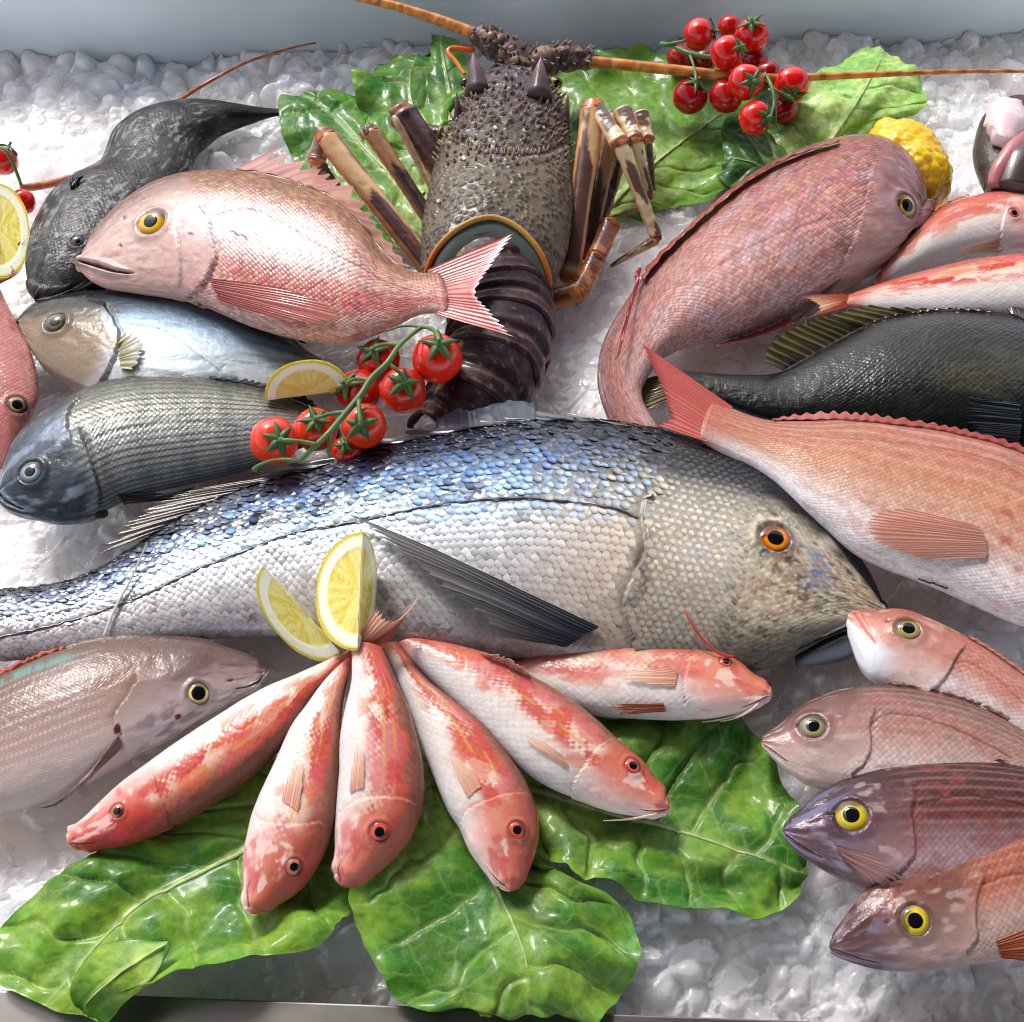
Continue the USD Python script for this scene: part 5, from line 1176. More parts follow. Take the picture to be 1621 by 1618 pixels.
# ------------------------------------------------------------------ lettuce leaves
def leaf(label, st, seed, puck=.006, ruff=.006, veins=6, nu=170, nv=110, green=c(118, 158, 56), pale=c(178, 200, 116), dark=c(66, 118, 38), base_pale=.25, edge=c(120, 170, 50), slope=.55, ribw=.045, curl=0.0):
    """st: stations from the foot of the leaf to its tip: ((px, py, z) one edge, midrib, other edge)"""
    st = np.asarray(st, float)
    P3 = U(st[..., 0], st[..., 1], st[..., 2] + icez(0, 0) * 0)
    l = np.r_[0, np.cumsum(np.linalg.norm(np.diff(P3[:, 1], axis=0), axis=1))]
    L = l[-1]
    fi = Akima1DInterpolator(l / L, P3.reshape(len(st), 9))
    u = np.linspace(0, 1, nu)
    E = fi(u).reshape(nu, 3, 3)
    w = np.linspace(-1, 1, nv)
    w = np.sign(w) * np.abs(w) ** .9
    A, R, B = E[:, 0], E[:, 1], E[:, 2]
    aw = np.abs(w)[None, :, None]
    side = np.where(w[None, :, None] < 0, A[:, None], B[:, None])
    P = R[:, None] + (side - R[:, None]) * aw
    wl = np.where(w[None, :] < 0, np.linalg.norm(A - R, axis=1)[:, None], np.linalg.norm(B - R, axis=1)[:, None]) * np.abs(w)[None, :]
    Um = u[:, None] * L * np.ones((1, nv))
    du, dw = np.gradient(P, axis=0), np.gradient(P, axis=1)
    n = nrm(np.cross(du, dw))
    n = np.where(n[..., 2:] < 0, -n, n)
    a = np.abs(w)[None, :] * np.ones((nu, 1))
    sgn = np.sign(w)[None, :]
    wob = fbm(Um / .05, wl * sgn / .05, seed, 3, seed) - .5
    ph = (Um - slope * wl * (1 - .25 * wl / .1)) / L * veins * .8 + 1.3 * wob + np.where(sgn > 0, .37, 0)
    fr = np.abs((ph % 1.0) - .5) * 2                                  # 1 at a vein, 0 between
    vein = np.exp(-((1 - fr) * L / veins / 2 / np.maximum(.0022 - .0012 * a, .0007)) ** 2) * (1 - sm(a, .82, 1.0))
    rib = np.exp(-(wl / np.maximum(ribw * L * .35 * (1 - .75 * u[:, None]), .0012)) ** 2)
    pil = np.sqrt(np.clip(1 - fr ** 2, 0, 1)) * sm(a, .02, .25)
    bl = fbm(Um / .017, wl * sgn / .017, seed + 3, 3, seed + 2)
    big_ = fbm(Um / .045, wl * sgn / .045, seed + 1, 2, seed + 1)
    fold = fbm(Um / .085, wl * sgn / .03, seed + 12, 2, seed + 6)
    hgt = puck * .3 * pil * (.2 + 1.3 * sm(big_, .35, .65)) + puck * 1.3 * (big_ - .5) * sm(a, .05, .4) + puck * 2.2 * (fold - .5) * sm(a, .08, .5) + puck * .45 * (bl - .5) * sm(a, .05, .3) - puck * .2 * vein
    hgt = hgt + ruff * sm(a, .45, 1.0) * np.sin(Um / .02 + 6 * (fbm(Um / .07, sgn * 3, seed + 5, 2, seed) - .5) * 2 + sgn) * (.5 + fbm(Um / .03, sgn * 5, seed + 6, 2, 3))
    hgt = hgt + rib * .0016 * (1 - u[:, None])
    P = P + n * hgt[..., None]
    # uneven margin
    out = nrm(side - R[:, None])
    P = P + out * (((fbm(Um / .03, sgn * 9.0, seed + 8, 3, seed + 4) - .5) * .016 * sm(a, .7, 1.0))[..., None])
    tn = fbm(Um / .03, wl * sgn / .03, seed + 7, 4, seed + 9)
    C = mx(dark, green, sm(tn, .35, .65))
    C = mx(C, edge, .45 * sm(a, .75, 1) * (.4 + .6 * sm(tn, .4, .6)))
    C = mx(C, pale, np.clip(.34 * vein + (1 - sm(u[:, None], 0, base_pale * 2)) * .8 * (1 - sm(a, .35, .95)), 0, 1))
    C = mx(C, mx(pale, c(190, 204, 140), .4), np.clip(rib * 1.0, 0, .9) * (1 - .5 * u[:, None]))
    thk = .0005 + .0022 * rib * (1 - .7 * u[:, None])
    du, dw = np.gradient(P, axis=0), np.gradient(P, axis=1)
    n = nrm(np.cross(du, dw)); n = np.where(n[..., 2:].mean() < 0, -n, n)
    g = gridf(nu, nv)
    top, bot = P, P - n * thk[..., None]
    K = nu * nv
    f = [tri(g), tri(g[:, ::-1]) + K]
    idx = np.arange(K).reshape(nu, nv)
    loop = np.r_[idx[:, 0], idx[-1, 1:], idx[-2::-1, -1], idx[0, -2:0:-1]]
    nx_ = np.roll(loop, -1)
    f += [np.stack([loop, loop + K, nx_ + K], -1), np.stack([loop, nx_ + K, nx_], -1)]
    v, f = np.vstack([top.reshape(-1, 3), bot.reshape(-1, 3)]), np.vstack(f)
    if (vnormals(v, f)[:K] * n.reshape(-1, 3)).sum() < 0:
        f = f[:, ::-1]
    uv = np.tile(np.stack([Um, wl * sgn], -1).reshape(-1, 2), (2, 1))
    ctr = v.mean(0)
    th = Thing('lettuce_leaf', label, 'lettuce leaf', [ctr[0], ctr[1], v[:, 2].min()], 'lettuce leaves laid on the ice')
    cc = np.tile(C.reshape(-1, 3), (2, 1))
    th.part('leaf_blade', v, f, M_LEAF, cc, uv)
    # the midrib, a tapering half-round rib standing proud of the blade
    mid = nv // 2
    q = P[4:int(nu * .86), mid] + n[4:int(nu * .86), mid] * .0003
    rr = np.linspace(ribw * L * .22, .0006, len(q))
    rv, rf, rs, ra = tube(q, rr, 60, 10, .45)
    th.part('midrib', rv, rf, M_LEAF, mx(mx(pale, c(206, 214, 160), .5), green, sm(rs, .5, 1) * .5), np.stack([rs * L, ra * .002], -1) * 0)
    return th


leaf('long lettuce leaf at the lower left under the mullets, reaching the steel rim',
     [((470, 1180, .012), (560, 1240, .012), (600, 1330, .014)), ((380, 1225, .014), (480, 1290, .012), (572, 1410, .016)), ((300, 1280, .016), (405, 1335, .013), (548, 1462, .022)), ((235, 1312, .018), (320, 1378, .014), (500, 1497, .028)), ((170, 1350, .02), (250, 1412, .016), (400, 1522, .034)),
      ((95, 1385, .02), (190, 1458, .02), (290, 1545, .038)), ((30, 1440, .018), (150, 1500, .02), (190, 1572, .036)), ((-5, 1495, .016), (105, 1552, .02), (140, 1600, .03)), ((5, 1560, .014), (70, 1592, .018), (112, 1612, .022))], 3, veins=8, ruff=.005, puck=.009, green=c(122, 164, 54), dark=c(68, 122, 38))
leaf('pale green lettuce leaf tip curling up at the lower left, over the steel rim',
     [((262, 1490, .032), (266, 1494, .034), (272, 1500, .032)), ((160, 1500, .044), (195, 1535, .044), (235, 1560, .036)), ((128, 1535, .052), (160, 1562, .048), (192, 1582, .034)), ((112, 1560, .05), (136, 1586, .042), (166, 1600, .03)), ((118, 1580, .042), (134, 1600, .034), (158, 1612, .026)), ((132, 1600, .034), (142, 1610, .03), (154, 1616, .026))], 5, veins=3, nu=70, nv=50, puck=.002, ruff=.002, green=c(140, 182, 66), dark=c(104, 156, 50), edge=c(160, 204, 80), ribw=.02)
leaf('middle lettuce leaf at the bottom, hanging over the steel rim',
     [((640, 1170, .012), (680, 1190, .012), (730, 1200, .012)), ((620, 1260, .016), (715, 1265, .014), (800, 1290, .014)), ((585, 1350, .022), (745, 1335, .016), (862, 1375, .018)), ((552, 1420, .026), (772, 1385, .02), (940, 1400, .024)), ((566, 1470, .026), (797, 1435, .024), (990, 1440, .026)),
      ((592, 1530, .024), (818, 1485, .028), (1012, 1500, .022)), ((625, 1576, .022), (832, 1530, .032), (1000, 1560, .018)), ((680, 1600, .02), (836, 1572, .03), (960, 1600, .016)), ((770, 1604, .02), (838, 1606, .022), (905, 1608, .016))], 7, veins=7, ruff=.004, puck=.009)
leaf('right-hand lettuce leaf beneath the whiskered mullets, its lower edge on bare ice',
     [((800, 1190, .012), (790, 1240, .012), (800, 1300, .012)), ((900, 1150, .012), (880, 1260, .012), (850, 1360, .016)), ((1000, 1130, .014), (960, 1285, .012), (900, 1395, .02)), ((1090, 1125, .016), (1040, 1305, .012), (960, 1415, .022)), ((1160, 1130, .016), (1110, 1325, .014), (1050, 1436, .022)),
      ((1205, 1165, .018), (1170, 1345, .016), (1120, 1452, .018)), ((1240, 1225, .018), (1220, 1362, .018), (1185, 1456, .016)), ((1268, 1300, .016), (1255, 1376, .016), (1235, 1440, .014)), ((1284, 1362, .014), (1280, 1384, .014), (1268, 1414, .012))], 11, veins=8, ruff=.006, puck=.011, dark=c(54, 110, 34))
leaf('dark lettuce leaf left of the lobster, behind its left legs',
     [((700, 400, .01), (690, 350, .012), (700, 300, .016)), ((600, 380, .012), (640, 300, .014), (690, 240, .02)), ((530, 330, .014), (590, 250, .018), (640, 200, .022)), ((470, 260, .014), (545, 200, .022), (612, 165, .024)), ((452, 205, .016), (505, 165, .024), (570, 146, .024)), ((452, 158, .016), (475, 150, .022), (520, 144, .02))], 17, veins=6, ruff=.006, puck=.008, green=c(104, 154, 58), dark=c(60, 120, 42), nu=120, nv=90)
leaf('crinkled lettuce leaf standing upright behind the left side of the lobster head',
     [((640, 330, .012), (680, 300, .014), (740, 290, .014)), ((600, 240, .02), (665, 230, .024), (745, 220, .02)), ((568, 160, .03), (650, 160, .034), (742, 160, .03)), ((566, 115, .036), (650, 112, .042), (738, 110, .034)), ((600, 92, .036), (660, 88, .04), (700, 86, .034)), ((640, 90, .036), (662, 88, .036), (680, 90, .034))], 23, veins=6, ruff=.014, puck=.008, green=c(104, 158, 58), dark=c(58, 120, 42), nu=120, nv=100)
leaf('small lettuce tip poking up beside the thin orange feeler of the lobster',
     [((690, 190, .03), (720, 190, .03), (760, 180, .03)), ((672, 130, .036), (708, 130, .04), (742, 125, .034)), ((678, 90, .04), (700, 86, .044), (735, 92, .036)), ((683, 62, .04), (697, 56, .044), (716, 66, .038))], 29, veins=4, ruff=.004, puck=.003, green=c(84, 142, 60), dark=c(60, 118, 42), nu=70, nv=60)
leaf('broad pale-hearted lettuce leaf under the tomato pile and the lobster legs',
     [((930, 395, .006), (950, 345, .01), (985, 345, .006)), ((905, 300, .012), (990, 300, .014), (1050, 335, .008)), ((888, 200, .02), (1035, 258, .018), (1130, 310, .01)), ((890, 120, .026), (1080, 222, .022), (1190, 285, .014)), ((950, 88, .03), (1125, 190, .024), (1240, 240, .018)), ((1010, 74, .03), (1165, 160, .026), (1270, 190, .02)), ((1090, 84, .03), (1190, 140, .026), (1275, 150, .02))], 31, veins=9, ruff=.006, puck=.006, green=c(112, 160, 54), dark=c(64, 116, 38), base_pale=.32, slope=.8, pale=c(160, 184, 100))
leaf('bright pale-green lettuce leaf at the top right, beside the bumpy lemon',
     [((1200, 262, .02), (1270, 285, .02), (1360, 250, .02)), ((1205, 222, .024), (1300, 245, .024), (1380, 215, .022)), ((1248, 190, .034), (1325, 205, .034), (1408, 188, .026)), ((1275, 150, .042), (1352, 165, .042), (1455, 172, .03)), ((1296, 112, .046), (1376, 125, .046), (1468, 145, .034)), ((1335, 82, .046), (1392, 98, .046), (1440, 112, .038)), ((1365, 66, .044), (1396, 74, .044), (1416, 90, .04))], 37, veins=7, ruff=.005, puck=.005, green=c(190, 222, 140), dark=c(158, 204, 108), pale=c(176, 196, 120), edge=c(120, 174, 70))
leaf('crumpled dark lettuce leaf tucked between the tomato pile and the curled pink bream',
     [((1250, 260, .016), (1245, 290, .016), (1250, 330, .014)), ((1205, 210, .024), (1200, 260, .026), (1190, 310, .018)), ((1170, 190, .022), (1165, 250, .03), (1155, 300, .016)), ((1148, 215, .02), (1146, 250, .026), (1146, 285, .016))], 41, veins=4, ruff=.008, puck=.006, green=c(52, 108, 50), dark=c(30, 78, 34), nu=90, nv=80)

# ------------------------------------------------------------------ vine tomatoes
def ray_sphere(px, ctr, r):
    d = nrm(U(px[0], px[1], 0.0) - CAM)
    oc = CAM - ctr
    b_ = oc @ d
    disc = b_ * b_ - (oc @ oc - r * r)
    if disc < 0:
        q = CAM + d * (-b_)
        return ctr + nrm(q - ctr) * r
    return CAM + d * (-b_ - math.sqrt(disc))


def tomato_truss(label, toms, stems, seed, red=c(196, 24, 16)):
    """toms: (px, py, radius px, z of the centre, pixel of the calyx or None, colour or None); stems: (list of (px, py, z), radius)"""
    rng = np.random.default_rng(seed)
    P0 = U(toms[0][0], toms[0][1], toms[0][3])
    th = Thing('vine_tomatoes', label, 'tomatoes', [P0[0], P0[1], 0])
    for px, py, rp, z, cal, tc in toms:
        ctr = U(px, py, z)
        r = rp * ps(ctr)
        axis = nrm(ray_sphere(cal, ctr, r) - ctr) if cal else nrm(rng.normal(0, 1, 3) * [1, 1, .4] + [0, .6, -.5])
        e1 = nrm(np.cross(axis, [.2, .5, .8])); e2 = np.cross(axis, e1)
        n_, m_ = 30, 40
        phi = np.linspace(0.02, np.pi - .02, n_); thh = np.arange(m_) * 2 * np.pi / m_
        PH, TH = np.meshgrid(phi, thh, indexing='ij')
        rr = r * (1 + .02 * np.cos(5 * TH + rng.random() * 6) * np.sin(PH) ** 2) * (1 - .16 * np.exp(-(PH / .3) ** 2)) * (1 - .03 * np.exp(-((np.pi - PH) / .3) ** 2))
        v = ctr + rr[..., None] * (np.cos(PH)[..., None] * axis * .97 + np.sin(PH)[..., None] * (np.cos(TH)[..., None] * e1 + np.sin(TH)[..., None] * e2))
        v = v.reshape(-1, 3)
        f = tri(gridf(n_, m_, True))
        f = np.vstack([f, [[0, (j + 1) % m_, j] for j in range(m_)], [[(n_ - 1) * m_, (n_ - 1) * m_ + j, (n_ - 1) * m_ + (j + 1) % m_] for j in range(1, m_ - 1)]])
        if np.einsum('ij,ij->i', vnormals(v, f), nrm(v - ctr)).mean() < 0:
            f = f[:, ::-1]
        base = (red if tc is None else tc) * rng.uniform(.75, 1.15) * np.array([1, rng.uniform(.7, 1.8), 1])
        C = mx(base, base * [.8, .7, .7], .5 * sm(fbm(v[:, 0] / .02, v[:, 1] / .02, v[:, 2] / .02, 3, seed), .45, .65))
        C = mx(C, c(206, 96, 30), .5 * np.exp(-(PH.ravel() / .35) ** 2))
        tp = th.part('tomato', v, f, M_TOM, C)
        if not cal:
            continue
        K = []
        top = ctr + axis * r * .86
        ns = rng.integers(5, 7)
        ph0 = rng.random() * 6
        for k in range(ns):
            an = ph0 + k * 2 * np.pi / ns + rng.normal(0, .12)
            di = np.cos(an) * e1 + np.sin(an) * e2
            ln = r * rng.uniform(.7, .95)
            x = np.linspace(0, 1, 9)
            lift = rng.uniform(.04, .28)
            path = top + (x * ln)[:, None] * di + axis * (r * (.12 + lift * x ** 1.5 - .42 * x ** 2 * (1 - lift)))[:, None]
            sd2 = np.cross(axis, di)
            wd = r * .17 * np.sin(np.pi * np.clip(x * .82 + .18, 0, 1)) ** .8 * (1 - x ** 3) + .0002
            up_ = nrm(np.cross(np.gradient(path, axis=0), sd2)); up_ = np.where((up_ @ axis)[:, None] < 0, -up_, up_)
            Lf, Rt = path + sd2 * wd[:, None] + up_ * .0004, path - sd2 * wd[:, None] + up_ * .0004
            Md, Bt = path + up_ * .001, path - up_ * .0008
            vv = np.stack([Lf, Md, Rt, Bt], 1).reshape(-1, 3)
            ff = tri(gridf(9, 4, True))
            K.append((vv, ff, mx(c(70, 100, 50), c(44, 84, 40), np.repeat(x, 4))))
        v, f, s_, a_ = tube([top + axis * r * .05, top + axis * r * .3, top + axis * r * .45], [r * .13, r * .085, r * .1], 8, 8)
        K.append((v, f, np.tile(c(84, 116, 62), (len(v), 1))))
        v, f, cc = join(K)
        th.part('calyx', v, f, M_STEM, cc, parent=tp)
    for pts, rad in stems:
        P = np.array([U(*p) for p in pts])
        v, f, s_, a_ = tube(P, rad, 30, 10)
        th.part('stem', v, f, M_STEM, mx(c(62, 92, 46), c(84, 116, 60), .5 + .5 * np.sin(s_ * 9)))
    return th


tomato_truss('truss of red-orange cherry tomatoes in the middle, between silver bream and lobster tail', [
    (434, 698, 38, .07, (443, 696), c(206, 52, 14)), (500, 680, 35, .05, (500, 665), c(196, 40, 16)), (577, 674, 36, .072, (571, 672), c(200, 40, 16)), (568, 620, 36, .05, (547, 608), None), (638, 618, 37, .07, (640, 606), c(204, 34, 18)), (600, 571, 35, .055, (591, 556), None), (692, 568, 40, .08, (694, 545), c(208, 34, 20)), (549, 716, 26, .05, (545, 704), None)],
    [([(668, 518, .10), (633, 546, .105), (614, 574, .105), (586, 602, .1), (568, 630, .098), (549, 652, .098), (520, 686, .098), (497, 708, .094), (474, 730, .085)], [.0018, .002, .0026, .003, .003, .0026, .0024, .002, .0016]),
     ([(633, 546, .105), (608, 545, .098), (592, 550, .088)], [.0018, .0015, .0016]), ([(612, 574, .104), (632, 590, .1), (640, 602, .092)], [.0018, .0016, .0018]), ([(586, 602, .1), (562, 600, .092), (549, 608, .082)], [.0018, .0015, .0016]),
     ([(568, 632, .098), (569, 655, .1), (571, 668, .098)], [.002, .0017, .0018]), ([(549, 652, .098), (520, 656, .094), (502, 662, .086)], [.0018, .0015, .0016]), ([(500, 704, .096), (470, 698, .098), (447, 697, .097)], [.0018, .0015, .0017]),
     ([(525, 682, .098), (521, 705, .092), (522, 722, .08)], [.0017, .0015, .0018]), ([(668, 518, .1), (685, 522, .106), (695, 540, .108)], [.0016, .0018, .002]), ([(668, 518, .1), (640, 516, .094), (612, 524, .085)], [.0015, .0012, .001]), ([(474, 730, .085), (440, 728, .08), (412, 736, .072), (402, 744, .066)], [.0014, .0014, .0016, .0022])], 1)
tomato_truss('big pile of red cherry tomatoes on the vine at the top, over the lobster feeler', [
    (1106, 55, 25, .082, (1132, 50), None), (1154, 42, 18, .066, None, None), (1190, 56, 27, .08, (1190, 35), None), (1151, 84, 27, .092, (1172, 74), None), (1076, 92, 21, .05, None, c(150, 14, 16)), (1194, 95, 21, .056, None, c(150, 14, 16)), (1180, 130, 28, .088, (1193, 128), None), (1149, 152, 27, .06, None, c(160, 16, 18)),
    (1092, 153, 28, .055, (1104, 130), c(140, 12, 14)), (1253, 134, 28, .07, (1254, 152), None), (1196, 187, 27, .07, (1216, 186), None), (1215, 118, 21, .06, None, c(150, 14, 16)), (1241, 176, 22, .045, None, c(120, 10, 14)), (1113, 98, 20, .045, None, c(120, 10, 14))],
    [([(1046, 70, .07), (1062, 72, .074), (1089, 84, .078), (1123, 90, .08), (1140, 92, .078)], [.003, .0024, .003, .0026, .002]), ([(1046, 70, .07), (1064, 69, .078), (1085, 64, .082)], [.0022, .0018, .0014]), ([(1092, 88, .078), (1099, 108, .08), (1102, 128, .078)], [.0016, .0014, .0016]),
     ([(1210, 116, .088), (1219, 132, .088), (1224, 148, .086), (1227, 184, .076), (1227, 196, .07)], [.0018, .002, .0022, .0018, .0012]), ([(1222, 140, .087), (1238, 148, .084), (1251, 154, .08)], [.0017, .0017, .002]), ([(1212, 118, .088), (1202, 126, .094), (1195, 128, .096)], [.0015, .0014, .0016]), ([(1225, 160, .084), (1222, 178, .082), (1216, 186, .084)], [.0014, .0013, .0016])], 2, red=c(190, 16, 18))
tomato_truss('pair of cherry tomatoes with spiky green calyx at the left edge behind the lemon wedge', [(4, 254, 24, .06, (14, 232), None), (36, 320, 20, .035, None, None)],
    [([(-12, 236, .086), (10, 240, .09), (22, 262, .08), (34, 295, .06)], [.0018, .002, .0018, .0014])], 3)


# ------------------------------------------------------------------ lemons
def lemon_wedge(label, end0, end1, peak, dih=62, flip=1, over=1.0, core=.12):
    """end0, end1: the two tips of the wedge; peak: the middle of the rind on the cut face that is seen, each (px, py, z); dih: the angle between its two cut faces"""
    A, B, Pk = U(*end0), U(*end1), U(*peak)
    mid = (A + B) / 2
    ax = nrm(B - A); hl = np.linalg.norm(B - A) / 2
    e2 = Pk - mid; e2 = e2 - ax * (e2 @ ax); R = np.linalg.norm(e2); e2 = nrm(e2)
    n1 = np.cross(ax, e2)
    if n1 @ (CAM - mid) < 0:
        n1 = -n1
    an = math.radians(dih)
    ctr = mid
    th = Thing('lemon_wedge', label, 'lemon wedge', [ctr[0], ctr[1], min(A[2], B[2], Pk[2]) - R * .2], 'cut lemon wedges')

    def rad(x):                                                     # the lemon's profile along its axis, with nipple ends
        return R * np.sqrt(np.clip(1 - np.abs(x) ** 2.3, 0, 1)) + R * .03 * np.exp(-((np.abs(x) - .98) / .05) ** 2)

    nx_, na = 60, 26
    x = -np.cos(np.linspace(0, np.pi, nx_))
    aa = np.linspace(0, an, na)
    X, Aa = np.meshgrid(x, aa, indexing='ij')
    bump = 1 + .012 * (fbm(X * 14, Aa * 9, R * 99, 3, 5) - .5)
    rr = rad(X) * bump
    Q = ctr + X[..., None] * hl * ax + rr[..., None] * (np.cos(Aa)[..., None] * e2 - np.sin(Aa)[..., None] * n1)
    inner = ctr + X[..., None] * hl * .965 * ax + (rr * .955 - .0006)[..., None] * (np.cos(Aa)[..., None] * e2 - np.sin(Aa)[..., None] * n1)
    K = nx_ * na
    g = gridf(nx_, na)
    f = [tri(g), tri(g[:, ::-1]) + K]
    idx = np.arange(K).reshape(nx_, na)
    loop = np.r_[idx[:, 0], idx[-1, 1:], idx[-2::-1, -1], idx[0, -2:0:-1]]
    nn_ = np.roll(loop, -1)
    f += [np.stack([loop, loop + K, nn_ + K], -1), np.stack([loop, nn_ + K, nn_], -1)]
    v = np.vstack([Q.reshape(-1, 3), inner.reshape(-1, 3)])
    f = np.vstack(f)
    if np.einsum('ij,ij->i', vnormals(v, f)[:K], nrm(v[:K] - ctr)).mean() < 0:
        f = f[:, ::-1]
    t = fbm(v[:, 0] / .012, v[:, 1] / .012, v[:, 2] / .012, 3, 8)
    cp = mx(c(214, 186, 22), c(196, 178, 40), sm(t, .4, .6))
    cp = mx(cp, c(150, 150, 40), .35 * np.r_[np.abs(X).ravel(), np.abs(X).ravel()] ** 4)
    cp = mx(cp, c(120, 96, 40), .5 * sm(fbm(v[:, 0] / .006, v[:, 1] / .014, v[:, 2] / .006, 3, 18), .62, .68))
    pe = th.part('peel', v, f, M_PEEL, cp)
    # the two cut faces: pith outside, juice vesicles inside
    for face in (0, 1):
        d2 = e2 if face == 0 else math.cos(an) * e2 - math.sin(an) * n1
        nf = n1 if face == 0 else -(math.sin(an) * e2 + math.cos(an) * n1)
        nr_ = 34
        y = np.linspace(0, 1, nr_)
        XX, YY = np.meshgrid(x, y, indexing='ij')
        rr2 = rad(XX) * .962 * YY
        S = ctr + (XX * hl * .968)[..., None] * ax + rr2[..., None] * d2
        # distance to the rind in the face
        ell = np.sqrt((XX / 1.0) ** 2 + (YY * np.sqrt(np.clip(1 - np.abs(XX) ** 2.3, 0, 1))) ** 2)
        pulp = 1 - sm(ell, .74, .79)
        ang = np.arctan2(rr2, XX * hl + 1e-9)
        ves = fbm(ang * 14, ell * 3.2, 3 + face, 3, 4)
        S = S + nf[None, None] * ((pulp * ((ves - .5) * .0014 - .0007)) + .0002)[..., None]
        col = mx(c(236, 230, 196), mx(c(214, 190, 66), c(226, 210, 120), sm(ves, .38, .62)), pulp)
        col = mx(col, c(232, 226, 176), .6 * (1 - sm(YY, .0, core)) * (np.abs(XX) < .8))
        col = mx(col, c(220, 200, 60), sm(ell, .955, .99))
        f = tri(gridf(nx_, nr_))
        v = S.reshape(-1, 3)
        if (vnormals(v, f) @ nf).mean() < 0:
            f = f[:, ::-1]
        th.part('flesh', v, f, M_PULP, col.reshape(-1, 3))
    return th


lemon_wedge('upright lemon wedge above the red mullets, leaning on the silver bream', (575, 842, .115), (566, 1030, .075), (500, 932, .075), 66)
lemon_wedge('lemon wedge lying lower left of the upright wedge, its back to the brown bream', (416, 896, .078), (540, 1034, .05), (424, 986, .045), 60)
lemon_wedge('lemon wedge half hidden behind the grey striped bream, beside the tomatoes', (420, 634, .06), (556, 618, .06), (494, 570, .085), 70)
lemon_wedge('lemon wedge cut off by the left edge of the picture', (-4, 290, .07), (0, 440, .045), (47, 356, .05), 60)

# the bumpy lemon at the head of the curled bream
lc = U(1432, 270, .028)
lv, lf = np.meshgrid(np.linspace(.03, np.pi - .03, 90), np.arange(110) * 2 * np.pi / 110, indexing='ij')
lax = nrm(U(1480, 345, .02) - U(1405, 195, .04)); l1 = nrm(np.cross(lax, [0, 0, 1])); l2 = np.cross(l1, lax)
dirs = np.cos(lv)[..., None] * -lax * 1.0 + np.sin(lv)[..., None] * (np.cos(lf)[..., None] * l1 + np.sin(lf)[..., None] * l2)
rng = np.random.default_rng(12)
seeds = nrm(rng.normal(0, 1, (420, 3)))
dd, _ = cKDTree(seeds).query(dirs.reshape(-1, 3))
knob = np.exp(-((lv - .0) / .30) ** 2)
lr = .040 * (1 + .055 * (1 - np.clip(dd / .13, 0, 1) ** 2)).reshape(lv.shape) * (1 + .10 * (fbm(dirs[..., 0] * 2.2, dirs[..., 1] * 2.2, dirs[..., 2] * 2.2, 2, 3) - .5)) + .010 * knob - .006 * np.exp(-((lv - .45) / .1) ** 2)
stretch = 1 + .32 * np.abs(np.cos(lv)) ** 1.5
lvv = (lc + dirs * (lr * stretch)[..., None]).reshape(-1, 3)
lff = tri(gridf(90, 110, True))
if np.einsum('ij,ij->i', vnormals(lvv, lff), nrm(lvv - lc)).mean() < 0:
    lff = lff[:, ::-1]
lem = Thing('bumpy_lemon', 'whole bumpy yellow lemon behind the head of the curled pink bream', 'lemon', [lc[0], lc[1], 0])
lcol = mx(c(222, 172, 8), c(228, 190, 20), sm(fbm(lvv[:, 0] / .01, lvv[:, 1] / .01, lvv[:, 2] / .01, 3, 3), .4, .6))
lcol = mx(lcol, c(170, 176, 40), .5 * np.exp(-(lv.ravel() / .4) ** 2))
lem.part('peel', lvv, lff, M_PEEL, lcol)
# ------------------------------------------------------------------ the spiny lobster
LB = Thing('spiny_lobster', 'dark spiny lobster with orange legs and long feelers on lettuce', 'lobster', U(790, 330, 0))
cp_pairs = [((778, 122), (842, 122)), ((752, 138), (872, 140)), ((735, 165), (890, 172)), ((716, 205), (900, 215)), ((698, 245), (905, 255)), ((684, 285), (907, 300)), ((673, 330), (906, 345)), ((668, 375), (899, 390)), ((668, 420), (884, 432)), ((676, 455), (868, 462))]
cb = Body(cp_pairs, (.058, .05), .62, .85, N=260, M=300, capf=.5, capb=.1)
g = cb.v[:-2].reshape(cb.N, cb.M, 3)
# the hind edge is cut away in an arc, where the tail comes out
T = cb.t[:-2].reshape(cb.N, cb.M); Sx = cb.s[:-2].reshape(cb.N, cb.M); Q = cb.q[:-2].reshape(cb.N, cb.M)
smax = np.where(Q[0] > 0, .86 + .14 * np.abs(T[0]) ** 1.7, 1.0)
ns = np.linspace(0, 1, cb.N)
G = np.empty_like(g)
for j in range(cb.M):
    fr_ = ns * smax[j] * (cb.N - 12)
    i0 = np.clip(fr_.astype(int), 0, cb.N - 2); w_ = (fr_ - i0)[:, None]
    G[:, j] = g[i0, j] * (1 - w_) + g[i0 + 1, j] * w_
cv = G.reshape(-1, 3)
cf = tri(gridf(cb.N, cb.M, True))
cs = (ns[:, None] * smax[None, :]).ravel(); ct = T.ravel(); cq = Q.ravel()
cn = vnormals(cv, cf)
if (cn[cq > .3] @ [0, 0, 1]).mean() < 0:
    cf = cf[:, ::-1]; cn = -cn
rng = np.random.default_rng(4)
tree_seed = cKDTree(cv[rng.choice(len(cv), 4200, False)] + rng.normal(0, .0006, (4200, 3)))
dd, ii = tree_seed.query(cv)
rndc = rng.random(4200)[ii]
cell = np.clip(dd / .0026, 0, 1)
tree2 = cKDTree(rng.uniform(cv.min(0), cv.max(0), (9000, 3)))
d2, i2 = tree2.query(cv)
r2 = rng.random(9000)[i2]
pxs = PX(cv)
gro, _ = seg_dist(pxs, np.array([(715, 222), (740, 228), (780, 238), (825, 243), (870, 236), (900, 225)], float))
fw = 1 - sm(pxs[:, 1], 205, 255)
